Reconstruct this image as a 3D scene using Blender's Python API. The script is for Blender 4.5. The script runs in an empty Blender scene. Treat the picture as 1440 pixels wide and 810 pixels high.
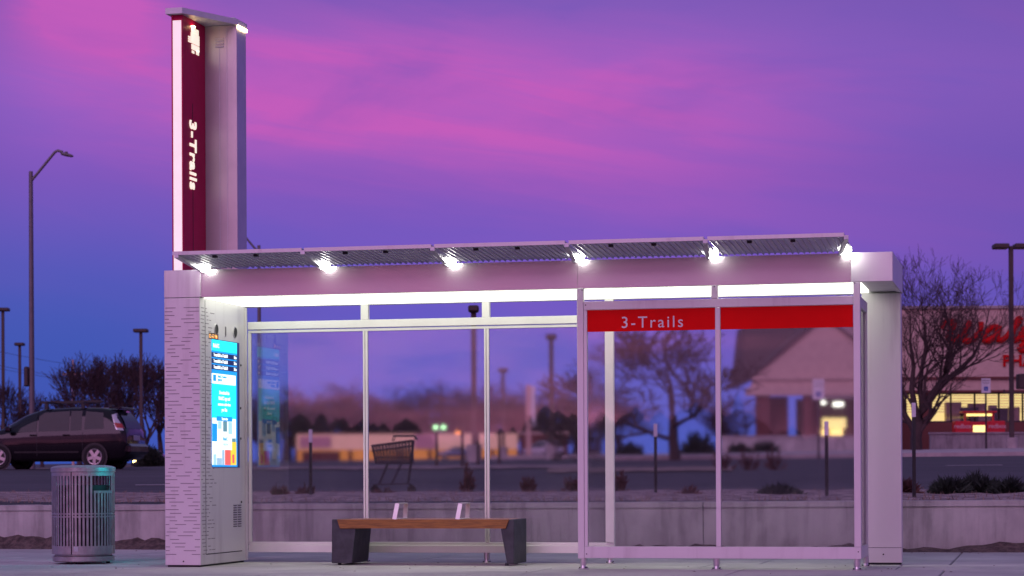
import bpy, math, random
from mathutils import Matrix, Vector

# ------------------------------------------------------------------ scene / camera model
sc = bpy.context.scene
col = sc.collection
F, YAW, ROLL, YH = 3209.06, 0.2282, -0.0045, 666.46
CX, CY, CZ = 8.3594, -20.9799, 0.895
RGT = (math.cos(YAW), math.sin(YAW)); FWD = (-math.sin(YAW), math.cos(YAW))
CR, SR = math.cos(ROLL), math.sin(ROLL)

def ray(px, py):
    """direction (right, forward=1, up) of a photo position"""
    dx, dy = px - 720, py - YH
    x = CR * dx + SR * dy; y = -SR * dx + CR * dy
    return x / F, -y / F
def world(px, py, d):
    r, u = ray(px, py)
    return Vector((CX + d * (RGT[0] * r + FWD[0]), CY + d * (RGT[1] * r + FWD[1]), CZ + d * u))
def plane_y(px, py, Y):
    r, u = ray(px, py)
    d = (Y - CY) / (RGT[1] * r + FWD[1])
    return world(px, py, d)
def plane_x(px, py, X):
    r, u = ray(px, py)
    d = (X - CX) / (RGT[0] * r + FWD[0])
    return world(px, py, d)
def lerp(a, b, t): return a + (b - a) * t
def interp(x, xs, ys):
    if x <= xs[0]: return ys[0]
    for i in range(len(xs) - 1):
        if x <= xs[i + 1]: return lerp(ys[i], ys[i + 1], (x - xs[i]) / (xs[i + 1] - xs[i]))
    return ys[-1]
DN = [26, 34, 61, 80, 100, 117, 200, 300, 900]
ZT = {0: [.525, .615, 1.08, 1.10, 1.12, 1.15, 1.6, 2.2, 5.0], 700: [.545, .625, 1.08, 1.35, 1.55, 1.75, 2.3, 3.05, 7.0],
      1440: [.575, .665, 1.15, 1.48, 1.80, 2.1, 2.8, 3.6, 7.0]}
def gz(px, d):
    px = max(0, min(1440, px))
    vals = [interp(d, DN, ZT[k]) for k in (0, 700, 1440)]
    return interp(px, [0, 700, 1440], vals)
def gz_world(X, Y):
    a, b = X - CX, Y - CY
    r = a * RGT[0] + b * RGT[1]; d = max(1.0, a * FWD[0] + b * FWD[1])
    z_ = gz(720 + F * r / d, d)
    if Y < 5.15 + .45: z_ = min(z_, .548 + .0035 * X - .04)
    return z_
def onground(px, d):
    p = world(px, YH, d); p.z = gz(px, d); return p

# ------------------------------------------------------------------ mesh builder
class MB:
    def __init__(s): s.v = []; s.f = []; s.m = []; s.sm = []
    def add(s, vs, fs, mat=0, smooth=False, M=None):
        o = len(s.v)
        for p in vs:
            p = Vector(p)
            if M is not None: p = M @ p
            s.v.append(p[:])
        for f in fs:
            s.f.append([o + i for i in f]); s.m.append(mat); s.sm.append(smooth)
    def box(s, x0, x1, y0, y1, z0, z1, mat=0, M=None, bev=0.0):
        if bev > 0:
            b = min(bev, abs(x1 - x0) * .45, abs(y1 - y0) * .45, abs(z1 - z0) * .45)
            xs, ys, zs = (x0, x1), (y0, y1), (z0, z1)
            sg = (1, -1)
            vs = []; idx = {}
            for i in (0, 1):
                for j in (0, 1):
                    for k in (0, 1):
                        X, Y, Z = xs[i], ys[j], zs[k]
                        for a, p in enumerate(((X, Y + sg[j] * b, Z + sg[k] * b), (X + sg[i] * b, Y, Z + sg[k] * b), (X + sg[i] * b, Y + sg[j] * b, Z))):
                            idx[(i, j, k, a)] = len(vs); vs.append(p)
            fs = []
            for i in (0, 1):
                q = [idx[(i, j, k, 0)] for j, k in ((0, 0), (1, 0), (1, 1), (0, 1))]; fs.append(q if i else q[::-1])
                q = [idx[(j, i, k, 1)] for j, k in ((0, 0), (1, 0), (1, 1), (0, 1))]; fs.append(q[::-1] if i else q)
                q = [idx[(j, k, i, 2)] for j, k in ((0, 0), (1, 0), (1, 1), (0, 1))]; fs.append(q if i else q[::-1])
            c = Vector(((x0 + x1) / 2, (y0 + y1) / 2, (z0 + z1) / 2))
            def addq(q):
                n = (Vector(vs[q[1]]) - Vector(vs[q[0]])).cross(Vector(vs[q[2]]) - Vector(vs[q[0]]))
                m = sum((Vector(vs[t]) for t in q), Vector()) / len(q)
                fs.append(q if n.dot(m - c) > 0 else q[::-1])
            for a in (0, 1):
                for b2 in (0, 1):
                    addq([idx[(0, a, b2, 1)], idx[(1, a, b2, 1)], idx[(1, a, b2, 2)], idx[(0, a, b2, 2)]])
                    addq([idx[(a, 0, b2, 0)], idx[(a, 1, b2, 0)], idx[(a, 1, b2, 2)], idx[(a, 0, b2, 2)]])
                    addq([idx[(a, b2, 0, 0)], idx[(a, b2, 1, 0)], idx[(a, b2, 1, 1)], idx[(a, b2, 0, 1)]])
            for i in (0, 1):
                for j in (0, 1):
                    for k in (0, 1): addq([idx[(i, j, k, 0)], idx[(i, j, k, 1)], idx[(i, j, k, 2)]])
            s.add(vs, fs, mat, False, M); return
        vs = [(x, y, z) for z in (z0, z1) for y in (y0, y1) for x in (x0, x1)]
        s.add(vs, [(0, 2, 3, 1), (4, 5, 7, 6), (0, 1, 5, 4), (2, 6, 7, 3), (0, 4, 6, 2), (1, 3, 7, 5)], mat, False, M)
    def tube(s, pts, rad, n=8, mat=0, cap=True, smooth=True, M=None):
        pts = [Vector(p) for p in pts]
        if not isinstance(rad, (list, tuple)): rad = [rad] * len(pts)
        vs = []; fs = []
        for i, p in enumerate(pts):
            if i == 0: t = pts[1] - p
            elif i == len(pts) - 1: t = p - pts[i - 1]
            else: t = (pts[i + 1] - p).normalized() + (p - pts[i - 1]).normalized()
            t.normalize()
            up = Vector((0, 0, 1)) if abs(t.z) < .9 else Vector((1, 0, 0))
            a = t.cross(up).normalized(); b = a.cross(t)
            for k in range(n):
                an = 2 * math.pi * k / n
                vs.append(p + (a * math.cos(an) + b * math.sin(an)) * rad[i])
        for i in range(len(pts) - 1):
            for k in range(n):
                k2 = (k + 1) % n
                fs.append((i * n + k, i * n + k2, (i + 1) * n + k2, (i + 1) * n + k))
        s.add(vs, [f[::-1] for f in fs], mat, smooth, M)
        if cap:
            e = len(pts) - 1
            s.add(vs[:n], [tuple(range(n))], mat, False, M)
            s.add(vs[e * n:], [tuple(range(n))[::-1]], mat, False, M)
    def bar(s, p0, p1, w, h, mat=0, up=(0, 0, 1)):
        """flat bar between two points"""
        p0, p1 = Vector(p0), Vector(p1); t = (p1 - p0).normalized()
        up = Vector(up); a = t.cross(up).normalized(); b = a.cross(t)
        vs = [p + a * (i * w / 2) + b * (j * h / 2) for p in (p0, p1) for i, j in ((-1, -1), (1, -1), (1, 1), (-1, 1))]
        s.add(vs, [(0, 1, 2, 3), (7, 6, 5, 4), (0, 4, 5, 1), (1, 5, 6, 2), (2, 6, 7, 3), (3, 7, 4, 0)], mat)
    def lathe(s, prof, n=32, mat=0, M=None, smooth=True):
        """profile (radius, z); ends with radius 0 close it"""
        for (r0, z0), (r1, z1) in zip(prof[:-1], prof[1:]):
            vs = []
            for k in range(n):
                a = 2 * math.pi * k / n; c, q = math.cos(a), math.sin(a)
                vs.append((r0 * c, r0 * q, z0)); vs.append((r1 * c, r1 * q, z1))
            fs = []
            for k in range(n):
                k2 = (k + 1) % n
                if r0 == 0: fs.append((2 * k, 2 * k2 + 1, 2 * k + 1))
                elif r1 == 0: fs.append((2 * k, 2 * k2, 2 * k + 1))
                else: fs.append((2 * k, 2 * k2, 2 * k2 + 1, 2 * k + 1))
            s.add(vs, fs, mat, smooth, M)
    def prism(s, poly, y0, y1, mat=0, M=None):
        """polygon in (x,z) extruded along y"""
        n = len(poly)
        vs = [(x, y0, z) for x, z in poly] + [(x, y1, z) for x, z in poly]
        fs = [tuple(range(n)), tuple(range(2 * n - 1, n - 1, -1))]
        fs += [(i, n + i, n + (i + 1) % n, (i + 1) % n) for i in range(n)]
        s.add(vs, fs, mat, False, M)
    def text(s, body, M, size, mat=0, depth=.002, spacing=1.0, align='LEFT', bold=0.0, sx=1.0):
        """letters lie in the x-y plane of M, facing its +z"""
        cu = bpy.data.curves.new('lettering_source', 'FONT'); cu.body = body; cu.size = size; cu.align_x = align
        cu.extrude = depth; cu.space_character = spacing; cu.offset = bold; cu.resolution_u = 4
        ob = bpy.data.objects.new('lettering_source', cu); col.objects.link(ob)
        bpy.context.view_layer.update()
        me = bpy.data.meshes.new_from_object(ob.evaluated_get(bpy.context.evaluated_depsgraph_get()))
        s.add([(v.co.x * sx, v.co.y, v.co.z) for v in me.vertices], [tuple(p.vertices) for p in me.polygons], mat, False, M)
        bpy.data.objects.remove(ob); bpy.data.curves.remove(cu); bpy.data.meshes.remove(me)
    def build(s, name, mats, parent=None, kind=None):
        me = bpy.data.meshes.new(name)
        me.from_pydata(s.v, [], s.f)
        if not isinstance(mats, (list, tuple)): mats = [mats]
        for m in mats: me.materials.append(m)
        me.polygons.foreach_set('material_index', s.m)
        me.polygons.foreach_set('use_smooth', s.sm)
        me.update()
        o = bpy.data.objects.new(name, me); col.objects.link(o)
        if parent: o.parent = parent
        if kind: o['kind'] = kind
        return o

def tag(o, label=None, cat=None, group=None):
    if label: o['label'] = label
    if cat: o['category'] = cat
    if group: o['group'] = group
    return o
def thing(name, label, cat, loc=(0, 0, 0), rz=0, group=None):
    o = bpy.data.objects.new(name, None); col.objects.link(o); o.empty_display_size = .2
    o.location = loc; o.rotation_euler = (0, 0, rz)
    return tag(o, label, cat, group)
def dup(o, parent=None):
    c = o.copy(); col.objects.link(c)
    if parent: c.parent = parent
    for ch in [x for x in bpy.data.objects if x.parent == o]: dup(ch, c)
    return c
def place(o, loc, rz=0, scale=1, label=None, group=None):
    o.location = loc; o.rotation_euler = (0, 0, rz)
    o.scale = (scale,) * 3 if not isinstance(scale, tuple) else scale
    if label: o['label'] = label
    if group: o['group'] = group
    return o

# ------------------------------------------------------------------ node helpers / materials
class NT:
    def __init__(s, tree): s.t = tree; s.n = tree.nodes; s.l = tree.links
    def node(s, typ, **kw):
        n = s.n.new(typ)
        for k, v in kw.items(): setattr(n, k, v)
        return n
    def set(s, sock, v):
        if hasattr(v, 'is_output'): s.l.new(v, sock)
        elif isinstance(v, (tuple, list)) and len(v) == 3 and sock.type == 'RGBA': sock.default_value = (*v, 1)
        else: sock.default_value = v
    def math(s, op, a, b=0.0, c=0.0, clamp=False):
        n = s.node('ShaderNodeMath', operation=op, use_clamp=clamp)
        s.set(n.inputs[0], a); s.set(n.inputs[1], b); s.set(n.inputs[2], c)
        return n.outputs[0]
    def sstep(s, x, a, b):
        n = s.node('ShaderNodeMapRange', interpolation_type='SMOOTHSTEP')
        s.set(n.inputs['Value'], x); n.inputs['From Min'].default_value = a; n.inputs['From Max'].default_value = b
        return n.outputs[0]
    def dot(s, v, d):
        n = s.node('ShaderNodeVectorMath', operation='DOT_PRODUCT'); s.set(n.inputs[0], v); n.inputs[1].default_value = d
        return n.outputs['Value']
    def comb(s, x, y, z):
        n = s.node('ShaderNodeCombineXYZ'); s.set(n.inputs[0], x); s.set(n.inputs[1], y); s.set(n.inputs[2], z); return n.outputs[0]
    def mix(s, fac, a, b, blend='MIX'):
        n = s.node('ShaderNodeMix', data_type='RGBA', blend_type=blend)
        s.set(n.inputs[0], fac); s.set(n.inputs[6], a); s.set(n.inputs[7], b); return n.outputs[2]
    def noise(s, vec, scale, detail=3.0, rough=.5, dist=0.0):
        n = s.node('ShaderNodeTexNoise'); s.l.new(vec, n.inputs['Vector'])
        n.inputs['Scale'].default_value = scale; n.inputs['Detail'].default_value = detail
        n.inputs['Roughness'].default_value = rough; n.inputs['Distortion'].default_value = dist
        return n.outputs['Fac']
    def obj(s): return s.node('ShaderNodeTexCoord').outputs['Object']
    def mapped(s, vec, sc_, loc=(0, 0, 0)):
        n = s.node('ShaderNodeMapping'); s.l.new(vec, n.inputs[0]); n.inputs['Scale'].default_value = sc_; n.inputs['Location'].default_value = loc
        return n.outputs[0]
    def ramp(s, fac, stops):
        n = s.node('ShaderNodeValToRGB'); s.l.new(fac, n.inputs[0]); e = n.color_ramp.elements
        while len(e) < len(stops): e.new(.5)
        for el, (p, c) in zip(e, stops): el.position = p; el.color = (*c, 1)
        return n.outputs[0]

def mat(name, c, rough=.5, metal=0.0, c2=None, nscale=6.0, stretch=(1, 1, 1), bump=0.0, bscale=40.0, emit=None, estr=0.0, coat=0.0, contrast=(.35, .65), spec=.5, rvar=0.0, wave=0.0):
    m = bpy.data.materials.new(name); m.use_nodes = True
    t = NT(m.node_tree); b = t.n['Principled BSDF']
    b.inputs['Roughness'].default_value = rough; b.inputs['Metallic'].default_value = metal
    b.inputs['Base Color'].default_value = (*c, 1); b.inputs['Coat Weight'].default_value = coat
    b.inputs['Specular IOR Level'].default_value = spec
    if c2 is None: c2 = tuple(x * .88 for x in c)
    ob = t.mapped(t.obj(), stretch)
    nz = t.noise(ob, nscale, 5, .6)
    f = t.sstep(nz, *contrast)
    t.set(b.inputs['Base Color'], t.mix(f, c2, c))
    if rvar: t.set(b.inputs['Roughness'], t.math('MULTIPLY_ADD', f, rvar, rough - rvar / 2))
    if bump:
        bn = t.node('ShaderNodeBump'); bn.inputs['Strength'].default_value = bump; bn.inputs['Distance'].default_value = .02
        t.l.new(t.noise(ob, bscale, 4, .6), bn.inputs['Height']); t.l.new(bn.outputs[0], b.inputs['Normal'])
    if wave:
        bn = t.node('ShaderNodeBump'); bn.inputs['Strength'].default_value = wave; bn.inputs['Distance'].default_value = .05
        t.l.new(t.noise(ob, 1.6, 0, 0), bn.inputs['Height']); t.l.new(bn.outputs[0], b.inputs['Normal'])
    if emit:
        b.inputs['Emission Color'].default_value = (*emit, 1); b.inputs['Emission Strength'].default_value = estr
    return m

M = {}
SIL = (.60, .585, .60)
M['silver'] = mat('silver_paint', (.66, .645, .66), .42, .35, (.55, .53, .545), 1.6, (4, 4, .35), bump=.03, bscale=300, rvar=.10, contrast=(.28, .5))
M['fascia'] = mat('satin_metal_panel', (.50, .47, .49), .24, .8, (.48, .45, .47), 1.2, rvar=.05, wave=.10)
M['dash'] = mat('grey_print', (.25, .23, .25), .5)
M['seam'] = mat('seam_dark', (.02, .02, .025), .7)  # even near-black for joints, gaps, slots and bolt heads
M['alu'] = mat('brushed_aluminium', (.62, .61, .62), .32, .8, (.55, .54, .55), 20)
M['roofmetal'] = mat('canopy_metal', (.62, .60, .66), .35, .1, (.56, .55, .6), 8)
M['slat'] = mat('canopy_slat_metal', (.74, .73, .76), .3, .2)
def canopy_sheet():
    m = bpy.data.materials.new('translucent_canopy'); m.use_nodes = True; t = NT(m.node_tree)
    tl = t.node('ShaderNodeBsdfTranslucent'); tl.inputs[0].default_value = (.75, .74, .80, 1)
    mx = t.node('ShaderNodeMixShader'); mx.inputs[0].default_value = .45
    b = t.n['Principled BSDF']; b.inputs['Base Color'].default_value = (.62, .60, .66, 1); b.inputs['Roughness'].default_value = .35
    t.l.new(b.outputs[0], mx.inputs[1]); t.l.new(tl.outputs[0], mx.inputs[2]); t.l.new(mx.outputs[0], t.n['Material Output'].inputs[0])
    return m
M['sheet'] = canopy_sheet()
M['white'] = mat('white_frame_paint', (.74, .73, .71), .4, .1, (.69, .68, .66), 4)
M['red'] = mat('red_film', (.80, .002, .003), .5, 0, (.76, .002, .003), 3, spec=.08)
M['lilac'] = mat('white_vinyl', (.82, .78, .82), .5)
M['crimson'] = mat('crimson_panel', (.50, .001, .075), .45, 0, (.45, .001, .065), 4, spec=.12)
M['pylon'] = mat('pylon_metal', (.56, .52, .54), .36, .55, (.50, .47, .49), 2.5, bump=.06, bscale=2)
M['lightstrip'] = mat('light_strip', (.8, .8, .8), .5, emit=(1.0, .80, .74), estr=.62)
M['letterglow'] = mat('backlit_letter', (.8, .8, .8), .5, emit=(1.0, .88, .66), estr=.9)
M['warmlamp'] = mat('warm_lamp', (.8, .7, .5), .5, emit=(1.0, .74, .34), estr=14)
M['ceil'] = mat('luminous_ceiling', (.85, .85, .82), .5, emit=(.98, 1.0, .86), estr=2.3)
M['lamp'] = mat('white_lamp', (.9, .9, .9), .5, emit=(1.0, 1.0, .92), estr=40)
M['wood'] = mat('bench_wood', (.33, .145, .024), .42, 0, (.19, .08, .014), 5, (1.2, 14, 14), .15, 30)
M['benchend'] = mat('dark_concrete', (.045, .050, .062), .62, 0, (.028, .031, .04), 9, bump=.15, bscale=60)
M['canmetal'] = mat('bin_metal', (.38, .37, .38), .36, .6, (.32, .31, .32), 12, rvar=.12)
M['black'] = mat('black_paint', (.012, .012, .013), .5)
M['liner'] = mat('dark_liner', (.015, .015, .018), .6)
M['polemetal'] = mat('galvanised_pole', (.16, .15, .16), .5, .5)
M['darkpole'] = mat('bronze_pole', (.06, .045, .042), .55, .2)
M['brick'] = mat('dark_brick', (.16, .052, .045), .8, 0, (.11, .036, .034), 30, (1, 1, 3))
M['stucco'] = mat('pale_stucco', (.55, .42, .35), .9, 0, (.50, .38, .32), 3)
M['roofshingle'] = mat('brown_shingle', (.085, .06, .058), .9, 0, (.06, .042, .042), 20, (1, 1, 4))
M['signred'] = mat('sign_red', (.42, .004, .006), .5, emit=(1, .01, .01), estr=.04, spec=.1)
M['store'] = mat('lit_shop_interior', (.5, .45, .3), .8, emit=(1.0, .76, .28), estr=1.05)
M['bark'] = mat('bare_bark', (.055, .036, .034), .9, 0, (.038, .025, .025), 10)
M['twig'] = mat('bare_twigs', (.065, .042, .042), .9)
M['fartwig'] = mat('distant_twigs', (.060, .036, .044), .9)
M['shrub'] = mat('juniper_green', (.030, .042, .028), .9, 0, (.018, .026, .018), 8)
M['drybrush'] = mat('dry_red_stems', (.14, .062, .05), .9, 0, (.09, .04, .035), 8)
M['tan'] = mat('tan_grass', (.26, .19, .15), .95, 0, (.18, .13, .11), 3)
M['mulch'] = mat('brown_mulch', (.13, .095, .082), .95, 0, (.05, .036, .034), 14, bump=.8, bscale=30)
M['gravelbed'] = mat('pale_gravel', (.36, .28, .26), .95, 0, (.14, .105, .105), 5, bump=.6, bscale=40)
M['kerb'] = mat('kerb_concrete', (.42, .38, .37), .9, 0, (.32, .29, .29), 2)
M['rubber'] = mat('tyre_rubber', (.012, .012, .012), .8)
M['rim'] = mat('alloy_rim', (.55, .52, .52), .35, .7)
M['carblack'] = mat('dark_car_paint', (.012, .010, .014), .14, .2, (.010, .008, .012), 3, coat=.3, spec=.2)
M['carblue'] = mat('blue_car_paint', (.12, .16, .26), .2, .3, coat=1)
M['carwhite'] = mat('white_car_paint', (.6, .58, .6), .25, 0, coat=1)
M['carglass'] = mat('car_window', (.020, .028, .030), .05, 0, spec=.18)
M['tail'] = mat('tail_lamp_red', (.35, .012, .015), .15, coat=1)
M['tailclear'] = mat('tail_lamp_clear', (.6, .58, .62), .15, .4, coat=1)
M['head'] = mat('headlamp_glow', (.9, .8, .5), .3, emit=(1.0, .72, .22), estr=9)
M['plate'] = mat('number_plate', (.45, .45, .5), .5)
M['cartwire'] = mat('cart_wire', (.05, .045, .055), .45, .4)
M['signwhite'] = mat('sign_white', (.72, .74, .76), .5)
M['signblue'] = mat('sign_blue', (.02, .10, .42), .5)
M['reflector'] = mat('white_reflector', (.62, .58, .66), .5)
M['canopy_tan'] = mat('glowing_tan_fascia', (.80, .52, .38), .8, 0, (.74, .48, .35), .4, emit=(1.0, .60, .40), estr=.17)  # glow put into the colour in place of sign lights on the fascia
M['canopy_orange'] = mat('lit_shopfront', (.4, .2, .08), .8, emit=(1.0, .34, .07), estr=.38)
M['pinksign'] = mat('pale_pink_sign', (.6, .33, .36), .7)
M['greenlamp'] = mat('green_signal', (.2, .8, .4), .5, emit=(.45, 1.0, .45), estr=5)
M['amberlamp'] = mat('amber_signal', (.8, .4, .1), .5, emit=(1.0, .28, .05), estr=4)
M['kioskred'] = mat('kiosk_red', (.42, .010, .022), .4, emit=(1, .02, .05), estr=.05)
M['warmwhite'] = mat('warm_panel', (.8, .7, .4), .5, emit=(1.0, .72, .22), estr=1.6)
M['pink_pole'] = mat('pinkish_mast', (.62, .42, .36), .7)  # even pinkish base for the utility pole and the mast

def concrete(name, c, c2, c3, joint=None, streak=False, bump=.25):
    m = bpy.data.materials.new(name); m.use_nodes = True; t = NT(m.node_tree); b = t.n['Principled BSDF']
    o = t.obj()
    big = t.sstep(t.noise(o, .55, 6, .65), .36, .64)
    fine = t.sstep(t.noise(o, 26, 5, .7), .3, .7)
    c_ = t.mix(big, c2, c); c_ = t.mix(t.math('MULTIPLY', fine, .35), c_, c3)
    if streak:
        st = t.sstep(t.noise(t.mapped(o, (5.5, 5.5, .55)), 1, 6, .65), .44, .60)
        st2 = t.sstep(t.noise(t.mapped(o, (1.6, 1.6, .8), (3, 1, 0)), 1, 5, .6), .42, .62)
        c_ = t.mix(t.math('MULTIPLY', st, .55), c_, tuple(x * .42 for x in c))
        c_ = t.mix(t.math('MULTIPLY', st2, .45), c_, tuple(x * 1.35 for x in c))
    else:
        blot = t.sstep(t.noise(t.mapped(o, (.8, 2.4, 1), (7, 2, 0)), 1.3, 6, .7), .56, .70)
        c_ = t.mix(t.math('MULTIPLY', blot, .6), c_, tuple(x * 1.5 for x in c))
        spk = t.sstep(t.noise(o, 9, 4, .75), .66, .72)
        c_ = t.mix(t.math('MULTIPLY', spk, .75), c_, tuple(x * .35 for x in c))
    t.set(b.inputs['Base Color'], c_); b.inputs['Roughness'].default_value = .82
    bn = t.node('ShaderNodeBump'); bn.inputs['Strength'].default_value = bump; bn.inputs['Distance'].default_value = .01
    t.l.new(t.noise(o, 60, 5, .7), bn.inputs['Height']); t.l.new(bn.outputs[0], b.inputs['Normal'])
    return m
M['slab'] = concrete('pavement_concrete', (.50, .50, .46), (.34, .34, .325), (.40, .40, .375))
M['wallconc'] = concrete('stained_concrete', (.45, .44, .42), (.34, .33, .32), (.36, .355, .34), streak=True)
M['asphalt'] = mat('lot_asphalt', (.062, .056, .064), .85, 0, (.040, .036, .042), .35, (1, 2.2, 1), .3, 25)
M['road_pale'] = mat('pale_bounce_road', (.22, .21, .205), .85, 0, (.17, .165, .16), .6, bump=.3, bscale=30)  # kept pale so the unseen road bounces light up under the canopy

def glass_mat(name, haze=.03, tint=(.93, .93, .95), refr=1.0, rough=.042):
    m = bpy.data.materials.new(name); m.use_nodes = True; t = NT(m.node_tree); t.n.remove(t.n['Principled BSDF'])
    out = t.n['Material Output']
    tr = t.node('ShaderNodeBsdfTransparent'); tr.inputs[0].default_value = (*tint, 1)
    gl = t.node('ShaderNodeBsdfGlossy'); gl.inputs['Roughness'].default_value = 0.012
    fr = t.node('ShaderNodeFresnel'); fr.inputs['IOR'].default_value = 1.52
    df = t.node('ShaderNodeBsdfDiffuse'); df.inputs[0].default_value = (.7, .68, .7, 1)
    rf = t.node('ShaderNodeBsdfRefraction'); rf.inputs['Color'].default_value = (.97, .97, .98, 1); rf.inputs['IOR'].default_value = 1.45; rf.inputs['Roughness'].default_value = rough
    thru = t.node('ShaderNodeMixShader'); thru.inputs[0].default_value = refr; t.l.new(tr.outputs[0], thru.inputs[1]); t.l.new(rf.outputs[0], thru.inputs[2])
    o = t.obj()
    sm = t.sstep(t.noise(t.mapped(o, (1.2, 1.2, .7)), 1.5, 6, .7), .35, .75)
    spk = t.sstep(t.noise(o, 55, 3, .7), .70, .78)
    f = t.math('ADD', t.math('MULTIPLY_ADD', sm, haze, haze * .5), t.math('MULTIPLY', spk, haze * 2.2))
    a = t.node('ShaderNodeMixShader'); t.set(a.inputs[0], f); t.l.new(thru.outputs[0], a.inputs[1]); t.l.new(df.outputs[0], a.inputs[2])
    b = t.node('ShaderNodeMixShader'); t.set(b.inputs[0], fr.outputs[0]); t.l.new(a.outputs[0], b.inputs[1]); t.l.new(gl.outputs[0], b.inputs[2])
    t.l.new(b.outputs[0], out.inputs[0])
    return m
M['glass'] = glass_mat('shelter_glass', .017)
M['clearglass'] = glass_mat('clean_glass', .003)

def screen_mat(name, c, s=1.0):
    return mat(name, tuple(min(.8, x) for x in c), .3, emit=c, estr=s, c2=c)
S = {}
S['blue'] = screen_mat('screen_blue', (.005, .28, .75)); S['cyan'] = screen_mat('screen_cyan', (.01, .70, .80), 1.05)
S['navy'] = screen_mat('screen_navy', (.004, .012, .06)); S['whitep'] = screen_mat('screen_white', (.85, .93, .95), 1.1)
S['teal'] = screen_mat('screen_teal', (.01, .76, .72), 1.1); S['skyp'] = screen_mat('screen_sky', (.35, .62, .95))
S['tower'] = screen_mat('screen_tower', (.30, .48, .62)); S['red'] = screen_mat('screen_flower_red', (.85, .12, .10))
S['yellow'] = screen_mat('screen_flower_yellow', (1.0, .62, .04)); S['frame'] = screen_mat('screen_edge', (.01, .03, .12), .5)
S['side'] = screen_mat('side_screen', (.01, .72, .78), 5)
S['dkgreen'] = screen_mat('screen_tree', (.10, .25, .30)); S['amber'] = screen_mat('led_amber', (1.0, .45, .12), 1.3)

# ------------------------------------------------------------------ sky
w = bpy.data.worlds.new('World'); sc.world = w; w.use_nodes = True
t = NT(w.node_tree); bg = t.n['Background']
gen = t.node('ShaderNodeTexCoord').outputs['Generated']
z = t.dot(gen, (0, 0, 1)); u = t.dot(gen, (*RGT, 0)); fw = t.dot(gen, (*FWD, 0))
zc = t.math('MAXIMUM', z, 0.0)
base = t.ramp(t.math('MULTIPLY', zc, 2.5, clamp=True), [
    (0.0, (.075, .125, .56)), (.10, (.085, .108, .57)), (.20, (.125, .085, .54)), (.32, (.20, .080, .50)),
    (.42, (.29, .100, .54)), (.52, (.20, .085, .46)), (.68, (.17, .16, .36)), (1.0, (.19, .22, .36))])
vec = t.comb(t.math('MULTIPLY', u, 3.2), t.math('MULTIPLY', fw, 3.2), t.math('MULTIPLY_ADD', z, 13.0, t.math('MULTIPLY', u, 2.2)))
n1 = t.noise(vec, 1.25, 4, .5, .6)
n2 = t.noise(t.comb(t.math('MULTIPLY', u, 5), t.math('MULTIPLY', fw, 5), t.math('MULTIPLY', z, 20)), 1.0, 5, .55, .5)
def blob(u0, z0, su, sz, slope=0.0):
    du = t.math('SUBTRACT', u, u0)
    dz = t.math('SUBTRACT', t.math('SUBTRACT', z, z0), t.math('MULTIPLY', du, slope))
    e = t.math('ADD', t.math('POWER', t.math('ABSOLUTE', t.math('DIVIDE', du, su)), 2.0), t.math('POWER', t.math('ABSOLUTE', t.math('DIVIDE', dz, sz)), 2.0))
    return t.math('MULTIPLY', t.math('EXPONENT', t.math('MULTIPLY', e, -1.0)), t.sstep(fw, 0.0, .3))
def addn(*a):
    r = a[0]
    for x in a[1:]: r = t.math('ADD', r, x)
    return r
pinkmask = addn(t.math('MULTIPLY', blob(-.035, .157, .13, .030, -.12), .66), t.math('MULTIPLY', blob(-.178, .200, .030, .024), 1.6),
                t.math('MULTIPLY', blob(.055, .165, .09, .022), .35), t.math('MULTIPLY', blob(-.12, .165, .07, .03), .45))
n3 = t.noise(t.comb(t.math('MULTIPLY', u, 6), t.math('MULTIPLY', fw, 6), t.math('MULTIPLY_ADD', z, 60, t.math('MULTIPLY', u, 9))), 1.0, 5, .6, .8)
wob = t.math('MULTIPLY', t.math('MULTIPLY_ADD', t.sstep(n2, .3, .7), .8, .6), t.math('MULTIPLY_ADD', t.sstep(n3, .36, .64), .55, .68))
pf = t.math('ADD', t.math('MULTIPLY', pinkmask, wob), t.math('MULTIPLY', t.math('SUBTRACT', n1, .5), .7), clamp=True)
csky = t.mix(pf, base, (.53, .092, .49))
# darker violet to the far right and left edges
edge = t.math('ADD', t.math('MULTIPLY', t.sstep(u, .06, .24), .42), t.math('MULTIPLY', t.sstep(t.math('MULTIPLY', u, -1), .19, .25), .34))
csky = t.mix(edge, csky, t.mix(pf, (.075, .060, .38), (.27, .04, .28)))
# blue streaks
bf = t.math('MULTIPLY', t.sstep(n2, .52, .75), .45)
csky = t.mix(bf, csky, (.10, .075, .47))
lowl = t.math('MULTIPLY', t.sstep(t.math('MULTIPLY', u, -1), .03, .19), t.math('SUBTRACT', 1.0, t.sstep(z, .045, .145)))
csky = t.mix(t.math('MULTIPLY', lowl, .95), csky, (.032, .085, .45))
# afterglow behind the camera
back = t.sstep(t.math('MULTIPLY', fw, -1), -.35, .75)
glowz = t.math('EXPONENT', t.math('MULTIPLY', zc, -3.6))
nb = t.noise(t.comb(t.math('MULTIPLY', u, 9), t.math('MULTIPLY', fw, 5), t.math('MULTIPLY', z, 42)), 1.0, 4, .55, .4)
glowc = t.mix(t.sstep(nb, .46, .68), (.42, .17, .50), (2.3, .66, 1.25))
cback = t.mix(t.math('MULTIPLY', back, glowz), csky, glowc)
nish = t.node('ShaderNodeTexSky', sky_type='NISHITA'); nish.sun_disc = False
SUN_AZ = math.pi  # behind the camera, seen from the shelter
nish.sun_elevation = math.radians(1.0); nish.sun_rotation = math.radians(180)
nbg = t.node('ShaderNodeBackground'); t.l.new(nish.outputs[0], nbg.inputs[0]); nbg.inputs[1].default_value = .012
t.set(bg.inputs[0], cback); bg.inputs[1].default_value = 1.0
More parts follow.
